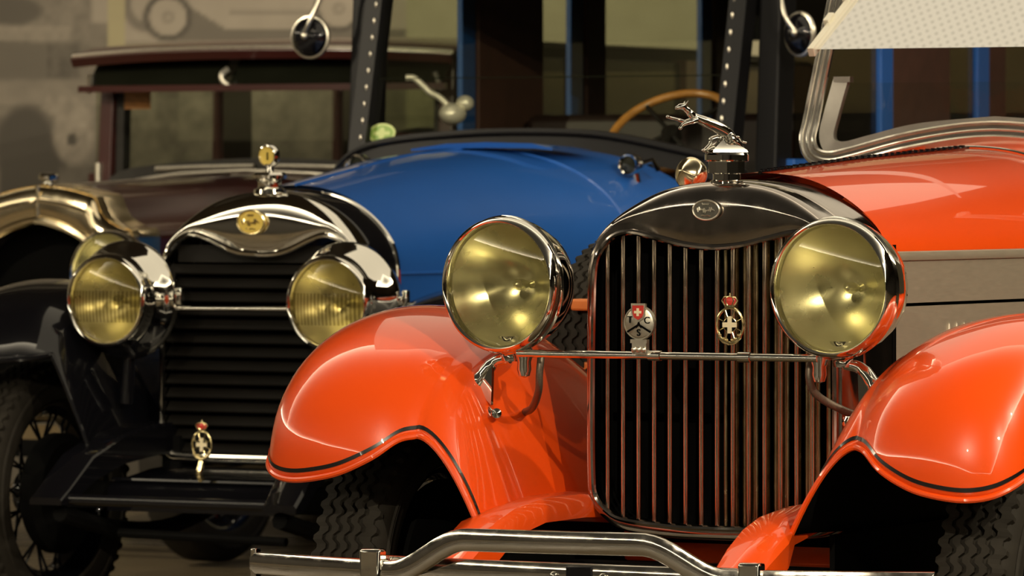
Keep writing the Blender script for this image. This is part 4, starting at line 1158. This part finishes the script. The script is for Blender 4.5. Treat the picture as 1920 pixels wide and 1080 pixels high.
# windscreen, visor, cabin
MB().sweep(catmull([(-.70, 1.60, 1.29), (-.6, 1.59, 1.325), (-.3, 1.58, 1.352), (0, 1.58, 1.362), (.3, 1.58, 1.352), (.6, 1.59, 1.325), (.70, 1.60, 1.29)], 6), [(-.03, -.03), (.02, -.03), (.025, .02), (-.03, .04)], (0, 0, 1)).build('scuttle_rail', 'body_dark', mar)
for sg in (-1, 1):
    MB().bar((sg*.735, 1.62, 1.25), (sg*.735, 1.66, 1.80), .06, .09, up=(0, 1, 0)).build('windscreen_post', 'maroon', mar, bevel=.008, smooth=False)
    MB().bar((sg*.69, 1.64, 1.30), (sg*.69, 1.66, 1.80), .035, .05, up=(0, 1, 0)).build('post_trim', 'body_dark', mar, smooth=False)
    MB().tube([(sg*.755, 1.575, 1.30), (sg*.755, 1.575, 1.37)], .014, 8).build('post_hinge', 'silver', mar)
    MB().tube([(sg*.76, 1.52, 1.635), (sg*.745, 1.50, 1.70)], .010, 8).build('visor_bracket', 'silver', mar)
MB().grid([[(-.69+1.38*k/10, 1.62+(z-1.35)*.08, z) for k in range(11)] for z in (1.31, 1.66)]).build('windscreen', 'pane', mar, smooth=False)
MB().box((-.615, 1.63, 1.608), (.115, .004, .068)).build('notice_card', 'brown_card', mar)
MB().sweep([(x, 1.50-.03*(1-(x/.8)**2), 1.648) for x in [-.79+.079*k for k in range(21)]], [(-.012, -.012), (.012, -.012), (.012, .012), (-.012, .012)], (0, 0, 1)).build('visor_rail', 'maroon', mar)
for x0, x1 in ((-.765, -.165), (-.125, .765)):
    cxm, hw = (x0+x1)/2, (x1-x0)/2
    vis = MB().grid([[(lerp(x0, x1, k/14), 1.515-.03*(1-((lerp(x0, x1, k/14))/.8)**2)+.10*t, 1.660+.115*t) for k in range(15)] for t in (0, .5, 1)])
    vis.build('visor_glass', 'shade', mar, smooth=False)
MB().tube(catmull([(-.125, 1.49, 1.655), (-.148, 1.48, 1.675), (-.150, 1.48, 1.70), (-.128, 1.49, 1.72)], 5), .012, 8).build('visor_clip', 'silver', mar)
rr = []
for y, dz in ((1.50, -.045), (1.48, -.015), (1.50, .0), (1.62, .03), (2.2, .05), (3.6, .05), (4.6, .02), (4.7, -.03)):
    rr.append([(x, y-.05*(1-(x/.82)**2), 1.775 + dz + .025*(1-abs(x/.82)**2.5)) for x in [-.82+.082*k for k in range(21)]])
MB().grid(rr).build('roof', 'maroon', mar)
MB().tube([Vector(p)+Vector((0, -.002, -.002)) for p in rr[2]], .007, 8).build('gutter_bead', 'silver', mar)
MB().grid([[(x, y, 1.765) for x in (-.80, .80)] for y in (1.6, 4.65)]).build('headlining', 'body_dark', mar)
for sg in (-1, 1):
    MB().box((sg*.79, 3.15, .90), (.05, 3.1, .86)).build('body_side', 'maroon', mar, smooth=False)
    for y0, y1 in ((2.50, 2.72), (3.45, 3.62), (4.35, 4.70)):
        MB().box((sg*.785, (y0+y1)/2, 1.555), (.05, y1-y0, .45)).build('window_post', 'maroon', mar, smooth=False)
    MB().box((sg*.78, 3.1, 1.555), (.004, 3.0, .43)).build('window_glass', 'pane_shaded' if sg > 0 else 'pane', mar, smooth=False)
for x0 in (-.4, .4):
    MB().box((x0, 2.85, 1.05), (.62, .16, .55)).build('front_seat', 'leather', mar, bevel=.03)
MB().box((0, 4.35, 1.0), (1.4, .2, .7)).build('rear_seat', 'leather', mar, bevel=.03)
MB().box((0, 4.68, .98), (1.56, .05, 1.0)).build('tail_panel', 'maroon', mar, smooth=False)
MB().box((0, 3.1, .5), (1.5, 3.1, .05)).build('floor_pan', 'inner', mar)
sc = Vector((.36, 1.95, 1.36)); 
swr = MB().tube([sc + u*.21*math.cos(2*math.pi*k/48) + w*.21*math.sin(2*math.pi*k/48) for k in range(48)], .014, 10, closed=True).build('steering_wheel', 'body_dark', mar)
MB().tube([sc, sc + Vector((0, -.5, -.4))], .02, 8).build('steering_column', 'body_dark', swr)
for sg in (-1, 1):
    headlamp(mar, (sg*.44, -.25, .985), 0, .15, shell='nickel')
    MB().tube([(sg*.44, -.19, .83), (sg*.44, -.19, .55)], .02, 10).build('lamp_post', 'black', mar)
    make_fender(mar, sg, bcrest, bcols, (-.03, .385), blz, .372, .53, 1.1, 'black', stripe=False)
    wheel(mar, (sg*.725, -.035, .385), .385, .15, spokes=True, drum_side=-sg, tread=False)
    wheel(mar, (sg*.70, 3.35, .385), .385, .15, spokes=True, drum_side=-sg, tread=False)
    MB().box((sg*.30, 2.2, .50), (.06, 4.4, .12)).build('frame_rail', 'inner', mar)
    MB().box((sg*.80, 2.0, .36), (.26, 1.7, .035)).build('running_board', 'black', mar, bevel=.008)
MB().box((0, -.035, .385), (1.32, .07, .075)).build('front_axle', 'inner', mar)
MB().box((0, 3.35, .385), (1.32, .08, .08)).build('rear_axle', 'inner', mar)
MB().box((0, -.35, .45), (1.5, .02, .05)).build('bumper', 'nickel', mar)
